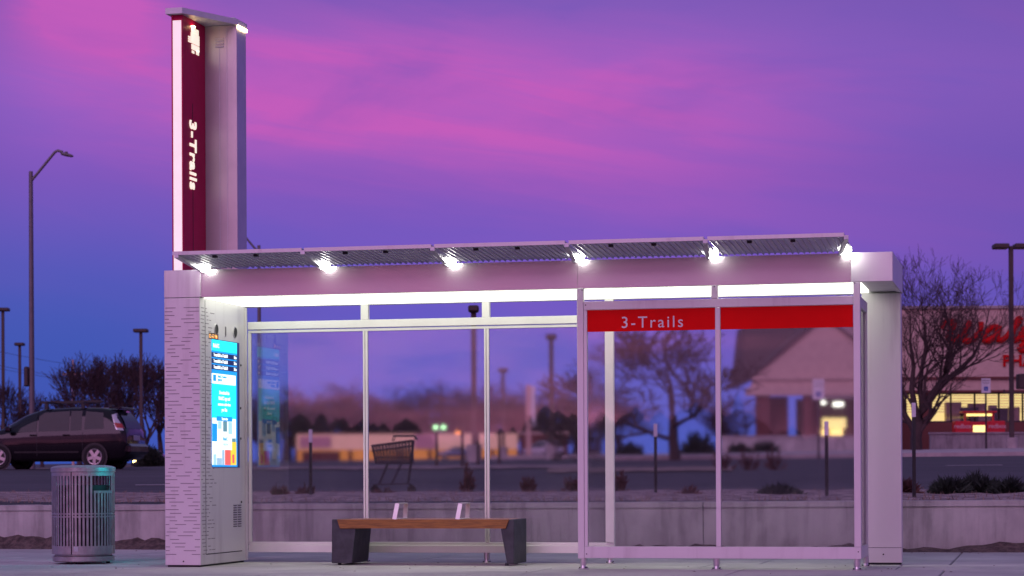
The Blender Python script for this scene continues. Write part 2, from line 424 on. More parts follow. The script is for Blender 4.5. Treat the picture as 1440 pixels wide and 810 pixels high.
ads = t.node('ShaderNodeAddShader'); t.l.new(bg.outputs[0], ads.inputs[0]); t.l.new(nbg.outputs[0], ads.inputs[1])
t.l.new(ads.outputs[0], t.n['World Output'].inputs[0])
sl = bpy.data.lights.new('afterglow_sun', 'SUN'); sl.energy = .95; sl.angle = math.radians(40); sl.color = (1.0, .53, .95)
so = bpy.data.objects.new('afterglow_sun', sl); col.objects.link(so)
so.rotation_euler = (math.radians(59), 0, math.radians(-12))   # light travels +Y, slightly down

# ------------------------------------------------------------------ ground
WY = 5.15            # front face of the retaining wall
def sheet(name, x0, x1, y0, y1, z, m, kind='structure'):
    b = MB(); b.add([(x0, y0, z), (x1, y0, z), (x1, y1, z), (x0, y1, z)], [(0, 1, 2, 3)]); return b.build(name, m, None, kind)
sheet('road', -400, 400, -400, -2.75, -.14, M['road_pale'])
b = MB(); b.box(-120, 120, -2.75, -2.55, -.30, .004, bev=.02); b.build('kerb', M['kerb'], None, 'structure')
# pavement of separate concrete slabs with tooled joints
b = MB()
xs = [-120, -60, -30, -16, -10] + [-7.6 + 1.83 * i for i in range(15)] + [22, 30, 60, 120]
ys = [-2.55, -1.15, .26, 1.36, WY + .1]
for j in range(len(ys) - 1):
    for i in range(len(xs) - 1):
        o = .45 * (j % 2)
        b.box(xs[i] + o + .006, xs[i + 1] + o - .006, ys[j] + .006, ys[j + 1] - .006, -.2, 0, bev=.008)
b.build('pavement', M['slab'], None, 'structure')
sheet('ground', -130, 130, -2.6, WY + .5, -.03, M['seam'])
# soil against the wall foot
rng = random.Random(3)
b = MB(); vs = []; fs = []; n = 560
for i in range(n + 1):
    x = -26 + 52 * i / n
    fade = max(0, min(1, max(-.3 - x, x - 7.0) / .8)); h = .02 + fade * .07 + fade * .03 * math.sin(x * 1.3) + .02 * math.sin(x * 3.1 + 1) + .015 * math.sin(x * 7.3) + .045 * rng.random()
    d = .26 + .06 * math.sin(x * .9 + 2) + .05 * rng.random()
    vs += [(x, WY - d, -.01), (x, WY - d * .55, h * .35 + .02 * rng.random()), (x, WY - d * .2, h * .8), (x, WY + .02, h)]
for i in range(n):
    for k in range(3): fs.append((i * 4 + k, i * 4 + 4 + k, i * 4 + 5 + k, i * 4 + 1 + k))
b.add(vs, fs); o = b.build('soil_strip', M['mulch'], None, 'structure')

# parking lot terrain
b = MB(); vs = []; fs = []
yy = [WY + .15 + v for v in (0, .28, .6, 1, 2, 3, 5, 8, 12, 17, 23, 30, 37, 45, 55, 65, 75, 85, 95, 105, 120, 140, 170, 200, 250, 300, 380, 500, 700, 1000, 1500)]
xx = [-1500, -900, -500, -300, -200] + [-150 + 5 * i for i in range(61)] + [200, 300, 500, 900, 1500]
for y in yy:
    for x in xx: vs.append((x, y, gz_world(x, y)))
nx = len(xx)
for j in range(len(yy) - 1):
    for i in range(nx - 1): fs.append((j * nx + i, j * nx + i + 1, j * nx + nx + i + 1, j * nx + nx + i))
b.add(vs, fs, smooth=True); b.build('parking_lot', M['asphalt'], None, 'structure')
def patch(name, px0, px1, d0, d1, dz, m, nseg=24, nd=4, rag=0.0, seed=0, edge=.0):
    """sheet following the lot between two bearings and two distances"""
    r = random.Random(seed); b = MB(); vs = []; fs = []
    for i in range(nseg + 1):
        p = lerp(px0, px1, i / nseg); a0, a1 = d0 + rag * r.uniform(-1, 1), d1 + rag * r.uniform(-1, 1)
        for j in range(nd + 1):
            d = lerp(a0, a1, j / nd); q = onground(p, d); q.z += dz; vs.append(q)
        if edge:
            q = onground(p, a0); q.z -= .05; vs.append(q)
    st = nd + 1 + (1 if edge else 0)
    for i in range(nseg):
        for j in range(nd): fs.append((i * st + j, (i + 1) * st + j, (i + 1) * st + j + 1, i * st + j + 1))
        if edge: fs.append((i * st + nd + 1, (i + 1) * st + nd + 1, (i + 1) * st, i * st))
    b.add(vs, fs); return b.build(name, m, None, 'structure')
# bed behind the wall
b = MB(); vs = []; fs = []; r = random.Random(8)
for i in range(121):
    x = -24 + .4 * i
    for j in range(5):
        y = WY + .29 + j * 1.5 + (r.uniform(-.5, .5) if j == 4 else 0)
        vs.append((x, y, gz_world(x, y) + .015 + (r.random() * .05 if 0 < j < 4 else 0)))
for i in range(120):
    for j in range(4): fs.append((i * 5 + j, i * 5 + 5 + j, i * 5 + 6 + j, i * 5 + 1 + j))
b.add(vs, fs); b.build('planting_bed', M['gravelbed'], None, 'structure')
patch('grass_island', 770, 1030, 50, 56, .03, M['tan'], rag=.8, seed=4)
patch('grass_verge', 330, 830, 57, 63, .03, M['gravelbed'], rag=1.2, seed=5)
patch('pavement_far', 850, 1700, 78, 101, .13, M['kerb'], 40, 6, edge=1)
patch('kerb_island', 690, 880, 95, 103, .14, M['kerb'], edge=1)
patch('grass_far', -500, 380, 130, 150, .03, M['tan'], rag=3, seed=6)
patch('lane_marking', 1330, 1410, 55.5, 56.1, .008, M['kerb'], 6, 1)
patch('lane_marking', 190, 236, 40, 40.5, .008, M['kerb'], 4, 1)

# retaining wall
wl = thing('retaining_wall', 'low stained concrete retaining wall running behind the shelter', 'wall', (0, WY, 0))
b = MB(); jx = [-26, -14, -7.4, -1.0, 4.55, 10.4, 16, 22, 30]
for i in range(len(jx) - 1):
    z0, z1 = .548 + .0035 * jx[i], .548 + .0035 * jx[i + 1]
    x0, x1 = jx[i] + .005, jx[i + 1] - .005
    for (ya, yb, a, c) in ((.012, .3, 0, .085), (.02, .3, .085, .065), (0.0, .3, .065, 0)):
        lo = lambda zt: -.1 if a == 0 else zt - a
        hi = lambda zt: zt - c
        if a == 0: L0, L1, H0, H1 = -.1, -.1, z0 - .085, z1 - .085
        else: L0, L1, H0, H1 = z0 - a, z1 - a, z0 - c, z1 - c
        yb2 = .3 if a != .085 else .29
        b.add([(x0, ya, L0), (x1, ya, L1), (x1, yb2, L1), (x0, yb2, L0), (x0, ya, H0), (x1, ya, H1), (x1, yb2, H1), (x0, yb2, H0)],
              [(0, 3, 2, 1), (4, 5, 6, 7), (0, 1, 5, 4), (1, 2, 6, 5), (2, 3, 7, 6), (3, 0, 4, 7)])
b.build('wall_panel', M['wallconc'], wl)

# ------------------------------------------------------------------ bus shelter
sh = thing('bus_shelter', 'long silver bus shelter with lit ceiling, glass windscreens and red name band', 'bus shelter')
W_, H_, HF = 7.046, 2.90, .267
ZF = H_ - HF
RY = 1.31                    # rear windscreen plane
PW, PD = .369, 1.308         # left pier
# --- left pier with dash print
b = MB(); rng = random.Random(11)
b.box(0, PW, 0, PD, .018, ZF - .004, 0, bev=.004)
zz = .12
while zz < ZF - .1:
    x = -.05 + rng.random() * .12
    while x < PW:
        L = rng.uniform(.05, .16)
        a, c = max(x, .006), min(x + L, PW - .005)
        if c - a > .02: b.box(a, c, -.0015, .002, zz, zz + .007, 1)
        x += L + rng.uniform(.05, .17)
    y = .02 + rng.random() * .06
    lim = rng.uniform(.16, .42)
    while y < lim:
        L = rng.uniform(.04, .13)
        b.box(PW - .002, PW + .0015, y, min(y + L, lim + .03), zz, zz + .008, 1); y += L + rng.uniform(.02, .08)
    zz += .0365
b.box(PW - .002, PW + .0015, .14, .148, .12, ZF - .02, 2)              # door seams
b.box(PW - .002, PW + .0015, .148, PD - .13, .115, .124, 2)
for (y, zv) in ((1.16, 2.02), (1.15, 1.58), (1.15, 1.27), (1.16, .62)): b.lathe([(0.012, 0), (0.012, .006), (0, .006)], 10, 2, Matrix.Translation((PW, y, zv)) @ Matrix.Rotation(math.pi / 2, 4, 'Y'))
b.lathe([(0.008, 0), (0.008, .003), (0, .003)], 10, 2, Matrix.Translation((.19, 0, .055)) @ Matrix.Rotation(math.pi / 2, 4, 'X'))
b.box(.02, PW - .02, .02, PD - .02, 0, .02, 2)
pier = b.build('kiosk_pier', [M['silver'], M['dash'], M['seam']], sh)
# --- screen on the pier's inner face
pts = [plane_x(px, py, PW) for px, py in ((297.5, 476), (334.5, 484), (298, 655.5), (334, 657.5))]
sy0, sy1 = (pts[0].y + pts[2].y) / 2, (pts[1].y + pts[3].y) / 2
sz1, sz0 = (pts[0].z + pts[1].z) / 2, (pts[2].z + pts[3].z) / 2
b = MB(); sw, shh = sy1 - sy0, sz1 - sz0
SM = Matrix(((0, 0, 1, PW), (1, 0, 0, sy0), (0, 1, 0, sz0), (0, 0, 0, 1)))   # local x -> +Y, y -> +Z, z -> +X
names = list(S); si = {k: i for i, k in enumerate(names)}
def sq(x0, x1, y0, y1, k, lay): b.box(x0 * sw, x1 * sw, (1 - y1) * shh, (1 - y0) * shh, .0005, .004 + .0015 * lay, si[k], SM)
def st(s_, x, y, size, k, lay, al='LEFT', sx=1.0): b.text(s_, SM @ Matrix.Translation((x * sw, (1 - y) * shh, .004 + .0015 * lay)), size, si[k], .0006, 1.0, al, .0012, sx)
sq(-.0, 1.06, -.005, 1.005, 'frame', 0)
sq(.0, .96, .0, 1.0, 'blue', 1); sq(.0, .95, .0, .085, 'cyan', 2)
st('RideKC', .03, .06, .055, 'whitep', 3)
for k in range(3):
    y0 = .10 + k * .048
    sq(.0, .95, y0, y0 + .038, 'navy', 2)
    st('Troost MAX to 3-Trails SB', .05, y0 + .03, .044, 'whitep', 3, sx=.82)
    st(('16m', '26m', '36m')[k], .93, y0 + .03, .044, 'whitep', 3, 'RIGHT')
sq(.0, .9, .265, .345, 'whitep', 2); st('RideKC Freedom', .2, .295, .036, 'blue', 3); st('@RIDEKC', .2, .322, .03, 'blue', 3)
sq(.03, .14, .275, .325, 'blue', 3)
sq(.0, .9, .345, .615, 'teal', 2)
for k, s_ in enumerate(('Download the', 'RideKC app and', 'summon a ride when', 'you like')):
    st(s_, .45, .425 + k * .045, .05 if k != 2 else .042, 'whitep', 3, 'CENTER')
sq(.0, .9, .615, .985, 'whitep', 2)
sq(.15, .75, .60, .637, 'blue', 4); st('Tap to view', .45, .628, .036, 'whitep', 5, 'CENTER')
sq(.0, .17, .66, .80, 'blue', 3); sq(.40, .55, .63, .72, 'dkgreen', 3); sq(.6, .75, .64, .74, 'skyp', 3); sq(.2, .34, .64, .70, 'skyp', 3)
sq(.0, .9, .80, .985, 'whitep', 3); sq(.15, .34, .93, .985, 'tower', 4); sq(.35, .44, .85, .985, 'tower', 4); sq(.02, .13, .90, .985, 'skyp', 4)
sq(.46, .68, .86, .985, 'red', 4); sq(.68, .9, .80, .985, 'yellow', 4); sq(.55, .64, .85, .93, 'red', 5); sq(.74, .82, .9, .97, 'red', 5); sq(.7, .88, .77, .80, 'dkgreen', 4)
sq(.20, .72, .745, .865, 'whitep', 6); st('RideKC', .46, .79, .045, 'blue', 7, 'CENTER'); st('FREEDOM', .46, .83, .03, 'tower', 7, 'CENTER')
b.build('display_screen', [S[k] for k in names], pier)
b = MB(); b.box(-.006, -.001, sy0 - .02, sy1 + .02, sz0 - .02, sz1 + .02, 0)
b.box(-.009, -.0065, sy0, sy1, sz0 + .62, sz1, 1); b.box(-.009, -.0065, sy0, sy1, sz0, sz0 + .61, 2)
b.build('display_screen', [S['frame'], S['side'], S['side']], pier)
b = MB(); p = plane_x(296, 475, PW)
b.text('05:45 PM', Matrix(((0, 0, 1, PW), (1, 0, 0, p.y - .04), (0, 1, 0, p.z - .0), (0, 0, 0, 1))), .055, 0, .001, 1.1, 'LEFT', .001)
b.box(PW, PW + .0008, p.y - .05, p.y + .22, p.z - .012, p.z + .05, 1); b.build('led_clock', [S['amber'], M['seam']], pier)
def on_pier(px, py):
    q = plane_x(px, py, PW); return Matrix.Translation((PW, q.y, q.z)) @ Matrix.Rotation(math.pi / 2, 4, 'Y')
for px, py in ((303.8, 463), (330.3, 467.5)):
    b = MB(); b.lathe([(.058, 0), (.058, .006), (.050, .008), (.050, .004)], 24, 0, on_pier(px, py)); b.lathe([(.05, .0035), (0, .0035)], 24, 1, on_pier(px, py))
    b.build('speaker_grille', [M['alu'], M['seam']], pier)
q = plane_x(317, 466, PW); b = MB(); b.box(PW, PW + .004, q.y - .016, q.y + .016, q.z - .055, q.z + .055, 0, bev=.002); b.box(PW + .004, PW + .006, q.y - .009, q.y + .009, q.z - .045, q.z + .045, 1)
b.build('camera_slot', [M['alu'], M['seam']], pier)
q0, q1 = plane_x(327.5, 709, PW), plane_x(340, 741, PW)
b = MB()
for k in range(10):
    for j in range(2):
        zc_ = lerp(q1.z, q0.z, (k + .5) / 10); y0 = lerp(q0.y, q1.y, .05 + .5 * j); y1 = y0 + (q1.y - q0.y) * .4
        b.box(PW - .001, PW + .009, y0, y1, zc_ + .001, zc_ + .007, 0); b.box(PW - .001, PW + .0015, y0, y1, zc_ - .006, zc_ + .001, 1)
b.build('vent_louvre', [M['alu'], M['seam']], pier)
b = MB(); b.box(-.024, -.003, .25, .29, .0, 2.62); b.tube([(-.02, .27, 2.62), (-.02, .27, 2.68)], .03, 10); b.build('rear_downpipe', M['darkpole'], sh)
b = MB(); b.box(PW + .001, PW + .022, PD - .03, PD - .005, .02, ZF - .02); b.build('corner_trim', M['silver'], sh)

# --- roof: fascia, side, deck, ceiling
def Xf(px, Y=0.0, py=500): return plane_y(px, py, Y).x
xa, xb, xm = Xf(282, 0, 400), Xf(1197, 0, 380), Xf(812, 0, 390)
b = MB()
b.box(xa + .003, xm - .0015, .006, .10, ZF, H_ - .004, 0); b.box(xm + .0015, xb - .003, .006, .10, ZF, H_ - .004, 0)
b.build('fascia', M['fascia'], sh)
b = MB(); b.box(0, xa, 0, .10, ZF, H_, bev=.003); b.box(xb, W_, 0, .10, ZF, H_, bev=.003)
b.box(W_ - .05, W_, .101, 1.50, ZF, H_, bev=.003); b.box(0, .05, .101, 1.50, ZF, H_, bev=.003)
b.box(.051, W_ - .051, 1.45, 1.50, ZF, H_)
b.build('roof_end_cap', M['silver'], sh)
b = MB(); b.box(.051, W_ - .051, .101, 1.449, ZF + .06, H_ - .012); b.build('roof', M['roofmetal'], sh)
b = MB(); xr_ = Xf(1207, 0, 400); b.box(xr_ + .01, W_ - .051, .101, 1.449, ZF + .012, ZF + .055); b.build('soffit', M['silver'], sh)
b = MB(); b.box(PW + .004, xr_, .103, RY - .02, ZF - .004, ZF + .05); b.build('ceiling_light', M['ceil'], sh)

# --- right pier
xl, xr = 6.6599, 7.0371
b = MB(); b.box(xl, xr, 1.36, 1.50, .018, ZF - .004, bev=.004)
b.box(xl + .002, xr - .002, 1.3585, 1.40, .163, .167, 1); b.lathe([(0.008, 0), (0.008, .004), (0, .004)], 10, 1, Matrix.Translation((6.86, 1.36, .10)) @ Matrix.Rotation(math.pi / 2, 4, 'X'))
b.box(xl + .01, xr - .01, 1.37, 1.49, 0, .02, 1)
b.build('rear_pier', [M['silver'], M['seam']], sh)

# --- front windscreen
ZB0, ZB1 = .1028, .2133
def Zf(py, px=1000, Y=0.0): return plane_y(px, py, Y).z
zt0, zt1 = Zf(437.5 - 1.5, 820), Zf(424, 820)
x0, x1, x2 = 4.118, 5.43, 6.751
cp = [(814.2, 823), (1000, 1009), (1198, 1208)]
fr = thing
b = MB()
for k, (a, c) in enumerate(cp):
    xa_, xc_ = Xf(a, 0, 500), Xf(c, 0, 500)
    if k == 0: b.box(x0, x0 + .062, 0, .06, ZB0 - .005, ZF - .001, bev=.003)
    elif k == 1: b.box(Xf(1000, 0, 410), Xf(1009, 0, 410), .001, .06, zt1 + .001, ZF - .001, bev=.002)
    else: b.box(x2 - .062, x2, 0, .06, ZB1 + .001, ZF - .001, bev=.003)
xmu0, xmu1 = Xf(1006.3, 0, 600), Xf(1013.3, 0, 600)
b.box(xmu0, xmu1, .001, .06, ZB1 + .001, zt0 - .001, bev=.003)
b.box(x0 + .063, x2 - .063, .002, .06, zt0, zt1, bev=.003)
b.box(x0 + .063, x2, .0, .06, ZB0, ZB1, bev=.003)
b.box(x0 + .063, x0 + .095, .006, .055, ZB1 + .001, zt0 - .001, bev=.002)
b.build('front_frame', M['silver'], sh)
for px, py in ((818.7, 408), (823.5, 429), (1004.5, 403), (1202, 398), (825, 779), (1207, 776)):
    b = MB(); q = plane_y(px, py, 0); b.lathe([(.006, 0), (.006, .003), (0, .003)], 8, 0, Matrix.Translation((q.x, .001, q.z)) @ Matrix.Rotation(math.pi / 2, 4, 'X')); b.build('bolt_head', M['seam'], sh)
b = MB(); b.box(x0 + .096, xmu0 - .001, .024, .034, ZB1 + .002, zt0 - .002); b.build('glass_pane', M['glass'], sh)
b = MB(); b.box(xmu1 + .001, x2 - .063, .024, .034, ZB1 + .002, zt0 - .002); b.build('glass_pane', M['glass'], sh)
zr = Zf(466.6, 830)
for k, (a, c) in enumerate(((x0 + .098, xmu0 - .003), (xmu1 + .003, x2 - .066))):
    b = MB(); b.box(a, c, .012, .0225, zr, zt0 - .003)
    if k == 0:
        q0, q1 = plane_y(873, 461.3, .012), plane_y(958, 458.5, .012)
        b.text('3-Trails', Matrix(((1, 0, 0, q0.x), (0, 0, -1, .0115), (0, 1, 0, q0.z), (0, 0, 0, 1))), .152, 1, .0008, 1.235, 'LEFT', 0, 1.0)
    b.build('name_band', [M['red'], M['lilac']], sh)
def foot(x, y, ztop):
    b = MB(); b.lathe([(.052, 0), (.052, .008), (.03, .012), (.024, .035), (.024, .042)], 20, 0, Matrix.Translation((x, y, 0)))
    b.lathe([(.031, .038), (.031, ztop)], 20, 0, Matrix.Translation((x, y, 0)))
    for a in range(4): b.tube([(x + .04 * math.cos(a * 1.57 + .8), y + .04 * math.sin(a * 1.57 + .8), .005), (x + .04 * math.cos(a * 1.57 + .8), y + .04 * math.sin(a * 1.57 + .8), .02)], .007, 6, 1)
    b.build('foot', [M['alu'], M['seam']], sh)
for x in (x0 + .045, Xf(1007, 0, 790), x2 - .04): foot(x, .03, ZB0)

# --- rear windscreen
Y1 = RY
def Xr(px, py=600): return plane_y(px, py, Y1).x
def Zr(py, px=600): return plane_y(px, py, Y1).z
zrt1, zrt0, zrb0, zrb1 = Zr(447.3 - .2, 640), Zr(458, 640), Zr(777.3, 600), Zr(762.5, 600)
xe0, xe1 = PW + .024, Xr(863)
b = MB()
b.box(xe0, xe1, Y1, Y1 + .06, zrt0, zrt1, bev=.003)
b.box(xe0, xe1, Y1 - .005, Y1 + .075, zrb0, zrb1 - .03, bev=.003); b.box(xe0, xe1, Y1 + .015, Y1 + .06, zrb1 - .029, zrb1, bev=.002)
b.box(xe0, xe1 - .07, Y1 + .012, Y1 + .05, zrt0 - .035, zrt0 - .008, bev=.002)
posts = [(509.5, 516.8), (680, 687.5)]
for a, c in posts:
    b.box(Xr(a - 2.5, 440), Xr(c + .5, 440), Y1 + .002, Y1 + .058, zrt1 + .001, ZF - .006, bev=.002)
    b.box(Xr(a + 1), Xr(a + 3.4), Y1 + .004, Y1 + .05, zrb1 + .001, zrt0 - .036, bev=.002)
    b.box(Xr(a + 4), Xr(c), Y1 + .010, Y1 + .05, zrb1 + .001, zrt0 - .036, bev=.002)
b.box(Xr(851), xe1, Y1 + .001, Y1 + .06, zrb1 + .001, ZF - .006, bev=.003)
b.box(xe0, xe0 + .03, Y1 + .004, Y1 + .05, zrb1 + .001, zrt0 - .036, bev=.002)
b.build('rear_frame', M['white'], sh)
gx = [xe0 + .031, Xr(posts[0][0] + 1) - .001, Xr(posts[0][1]) + .001, Xr(posts[1][0] + 1) - .001, Xr(posts[1][1]) + .001, Xr(851) - .001]
for k in range(3):
    b = MB(); b.box(gx[2 * k], gx[2 * k + 1], Y1 + .026, Y1 + .036, zrb1 + .002, zrt0 - .037); b.build('glass_pane', M['glass'], sh)
for px in (513.5, 683.5, 857): foot(Xr(px, 780), Y1 + .035, zrb0)
# --- side windscreen
b = MB(); YS = .893
b.box(x2 - .05, x2, .061, YS, ZB0, ZB1, bev=.003); b.box(x2 - .05, x2, .061, YS, zt0 - .02, zt1, bev=.003)
b.box(x2 - .05, x2 - .002, YS - .05, YS - .001, ZB1 + .001, zt0 - .021, bev=.003)
b.box(x2 - .045, x2 - .001, .061, .11, ZB1 + .001, zt0 - .021, bev=.003)
b.build('side_frame', M['silver'], sh)
b = MB(); b.box(x2 - .03, x2 - .02, .111, YS - .051, ZB1 + .002, zt0 - .022); b.build('glass_pane', M['clearglass'], sh)
foot(x2 - .025, YS - .03, ZB0)

# --- front canopies, brackets and lamps
yfr = -.86
segs = [(243, 424.5), (428, 606.5), (611, 794.5), (800, 989.5), (995, 1187)]
pf0, pf1 = plane_y(243, 358.5, yfr), plane_y(1187, 331.8, yfr)
zfr = (pf0.z + pf1.z) / 2; ZRE = H_ + .012
for k, (a, c) in enumerate(segs):
    xa_, xc_ = plane_y(a, 350, yfr).x, plane_y(c, 340, yfr).x
    b = MB()
    def P(x, y, dz=0): return (x, y, lerp(zfr, ZRE, (y - yfr) / (.09 - yfr)) + dz)
    # deck sheet, front lip, ribs
    vs = [P(xa_, yfr, .012), P(xc_, yfr, .012), P(xc_, .09, .012), P(xa_, .09, .012), P(xa_, yfr, .026), P(xc_, yfr, .026), P(xc_, .09, .026), P(xa_, .09, .026)]
    b.add(vs, [(0, 3, 2, 1), (4, 5, 6, 7), (0, 1, 5, 4), (1, 2, 6, 5), (2, 3, 7, 6), (3, 0, 4, 7)], 0)
    nr = 22
    for i in range(nr + 1):
        x = lerp(xa_ + .012, xc_ - .012, i / nr)
        b.bar(P(x, yfr + .02, .004), P(x, .085, .004), .012, .014, 1)
    b.bar(P(xa_, yfr - .006, .012), P(xc_, yfr - .006, .012), .012, .034, 2)
    for fx in (.3, .62):
        x = lerp(xa_, xc_, fx); q = P(x, yfr + .10, -.012); b.box(q[0] - .02, q[0] + .02, q[1] - .02, q[1] + .02, q[2] - .012, q[2] + .012, 3)
    b.build('canopy_panel', [M['sheet'], M['slat'], M['silver'], M['black']], sh)
lamps = [(287.5, 375), (456, 371.5), (633, 366.5), (814, 360.5), (1002, 356), (1189, 352)]
ends = [plane_y(249, 361, yfr).x] + [plane_y((segs[i][1] + segs[i + 1][0]) / 2, 350, yfr).x for i in range(4)] + [plane_y(1187, 335, yfr).x + .02]
for (lx, ly), xe in zip(lamps, ends):
    q = plane_y(lx, ly, -.075)
    b = MB(); b.bar((xe, yfr - .02, zfr - .012), (q.x - .05, .004, ZRE - .022), .04, .036, 0)
    br = b.build('canopy_bracket', M['roofmetal'], sh)
    b = MB(); b.tube([(q.x, .004, q.z), (q.x, -.045, q.z)], [.03, .02], 12, 0)
    b.lathe([(0, -.056), (.030, -.047), (.050, -.024), (.056, 0), (.050, .024), (.030, .047), (0, .056)], 20, 1, Matrix.Translation((q.x, -.075, q.z)))
    b.build('floodlight', [M['alu'], M['lamp']], br)

# ------------------------------------------------------------------ sign pylon
YP = 1.75
q = lambda px, py, Y=YP: plane_y(px, py, Y)
px0, px1 = q(242.3, 300).x, q(257.6, 300).x
yb = plane_x(289.5, 300, px1).y                    # rear of the red fin
xk = plane_y(334, 300, yb).x                       # right edge of the white block
ye = plane_x(347, 300, xk).y
ztp = q(250, 20.5).z
py_ = thing('sign_pylon', 'tall crimson and white stop pylon with capped top and vertical lettering, behind the shelter', 'sign pylon', (px0, YP, 0))
wx, fy, bx, ey = px1 - px0, yb - YP, xk - px0, ye - YP
b = MB(); b.box(0, wx, .012, fy, .0, ztp, 0, bev=.004); b.box(-.001, .012, .0, .012, 0, ztp - .002, 0); b.box(wx - .012, wx + .001, 0, .012, 0, ztp - .002, 0)
b.box(wx - .001, wx + .002, fy * .42, fy * .435, .3, ztp - .9, 1)
b.build('red_fin', [M['crimson'], M['seam']], py_)
b = MB(); b.box(.0125, wx - .0125, .004, .0118, .05, ztp - .06); b.build('light_strip', M['lightstrip'], py_)
b = MB(); b.box(.02, bx, fy + .001, ey, 0, ztp, 0, bev=.004)
xq = lambda px: plane_y(px, 300, yb).x - px0
b.box(xq(309), xq(310), fy - .002, fy + .004, 0, ztp - .02, 1); b.box(xq(319.5), xq(320.3), fy - .002, fy + .004, 0, ztp - .02, 1)
pb = b.build('pylon_body', [M['pylon'], M['roofmetal']], py_)
b = MB()
for k in range(4):
    z0 = plane_y(311, 66 - 3.9 * k, yb).z; b.box(xq(303.5), xq(316), fy - .008, fy + .003, z0 - .008, z0 + .010, 0, bev=.004)
b.build('vent_louvre', M['roofmetal'], pb)
poly = [(-.045, -.06), (wx + .02, -.06), (bx + .01, fy - .0), (bx + .01, ey + .01), (-.045, ey + .01)]
b = MB(); n = len(poly)
b.add([(x, y, ztp + .001) for x, y in poly] + [(x, y, ztp + .062) for x, y in poly], [tuple(range(n))[::-1], tuple(range(n, 2 * n))] + [(i, (i + 1) % n, n + (i + 1) % n, n + i) for i in range(n)])
b.box(bx - .16, bx - .03, fy + .02, fy + .2, ztp + .062, ztp + .09, 0, bev=.01)
b.build('pylon_cap', M['roofmetal'], py_)
b = MB(); b.box(bx + .001, bx + .018, fy + .01, ey, ztp - .03, ztp - .002, 0); b.build('downlight', M['warmlamp'], py_)
# lettering reads downwards on the fin's right face
p0 = plane_x(266.5, 167, px1); p1 = plane_x(278, 268, px1)
LM = Matrix(((0, 0, 1, wx + .004), (0, 1, 0, p0.y - YP), (-1, 0, 0, p0.z), (0, 0, 0, 1)))
hgt = plane_x(280, 200, px1).y - plane_x(267.5, 200, px1).y
b = MB(); b.text('3-Trails', LM, hgt * 1.0, 0, .006, 1.05, 'LEFT', .005, 1.0)
xs_ = [v[2] for v in b.v]; span = max(xs_) - min(xs_); want = p0.z - p1.z
b.v = [(v[0], v[1], p0.z - (p0.z - v[2]) * want / span) for v in b.v]
b.build('stop_name', M['letterglow'], py_)
# stacked bus emblem
b = MB()
def em(pxa, pxb, pya, pyb):
    mx, my = (pxa + pxb) / 2, (pya + pyb) / 2
    a = Vector((0, plane_x(pxa, my, px1).y, plane_x(mx, pya, px1).z)); c = Vector((0, plane_x(pxb, my, px1).y, plane_x(mx, pyb, px1).z))
    b.box(wx + .001, wx + .008, a.y - YP, c.y - YP, c.z, a.z)
em(268.5, 278.5, 40.5, 47.5); em(268, 279.5, 48.3, 62.5); em(269, 279.5, 64, 71.5); em(269.5, 272.5, 71.5, 75); em(275.5, 279, 71.5, 77.5)
for k in range(3): em(264.3, 267.6, 51 + 3.1 * k, 53 + 3.1 * k)
b.build('bus_emblem', M['letterglow'], py_)
b = MB(); a = plane_x(269.5, 39, px1); b.box(wx + .001, wx + .03, a.y - YP - .02, a.y - YP + .03, a.z - .0, a.z + .02); b.build('spot_lamp', M['warmlamp'], py_)

# ------------------------------------------------------------------ bench
YB = .62
xb0, xb1 = plane_y(466, 760, YB).x, plane_y(722.5, 760, YB).x
bt = thing('bench', 'wooden slab bench on dark wedge ends with two metal arm loops', 'bench', (xb0, YB, 0))
L = xb1 - xb0; BD = .56; BH = .452
b = MB()
top = [(.055, BH), (L - .05, BH), (L - .085, BH - .088), (.085, BH - .088)]
for k in range(4):
    y0 = .012 + k * (BD - .02) / 4; b.prism(top, y0, y0 + (BD - .02) / 4 - .006)
b.build('seat', M['wood'], bt)
def bench_end(s):
    b = MB()
    if s == 0: poly = [(0, .02), (.21, .02), (.245, BH - .09), (.088, BH - .09), (.052, BH + .001), (0, BH + .001)]
    else: poly = [(L - .07, .02), (L, .02), (L + .0, BH + .001), (L - .047, BH + .001), (L - .083, BH - .09), (L - .135, BH - .09)]
    n = len(poly); off = [.0] * n
    vs = [(x, 0.0 + (.02 if zz_ > .3 else 0), zz_) for x, zz_ in poly] + [(x, BD, zz_) for x, zz_ in poly]
    b.add(vs, [tuple(range(n)), tuple(range(2 * n - 1, n - 1, -1))] + [(i, n + i, n + (i + 1) % n, (i + 1) % n) for i in range(n)])
    cx = .1 if s == 0 else L - .05
    for y in (.08, BD - .08): b.tube([(cx - .04, y, 0), (cx - .04, y, .025)], .02, 10)
    o = b.build('bench_end', M['benchend'], bt); md = o.modifiers.new('edge', 'BEVEL'); md.width = .006; md.segments = 2
bench_end(0); bench_end(1)
for px in (551, 640):
    x = plane_y(px, 729, YB).x - xb0
    b = MB(); ya, yb_ = .10, .47
    b.bar((x - .0, ya - .01, BH), (x + .02, ya + .03, BH + .152), .042, .010, 0, (0, 1, 0))
    b.bar((x + .02, ya + .025, BH + .155), (x + .02, yb_ - .025, BH + .155), .042, .010, 0)
    b.bar((x + .02, yb_ - .03, BH + .152), (x + .0, yb_ + .01, BH), .042, .010, 0, (0, 1, 0))
    b.box(x - .02, x + .03, ya - .012, yb_ + .02, BH + .001, BH + .007)
    b.build('arm_loop', M['silver'], bt)

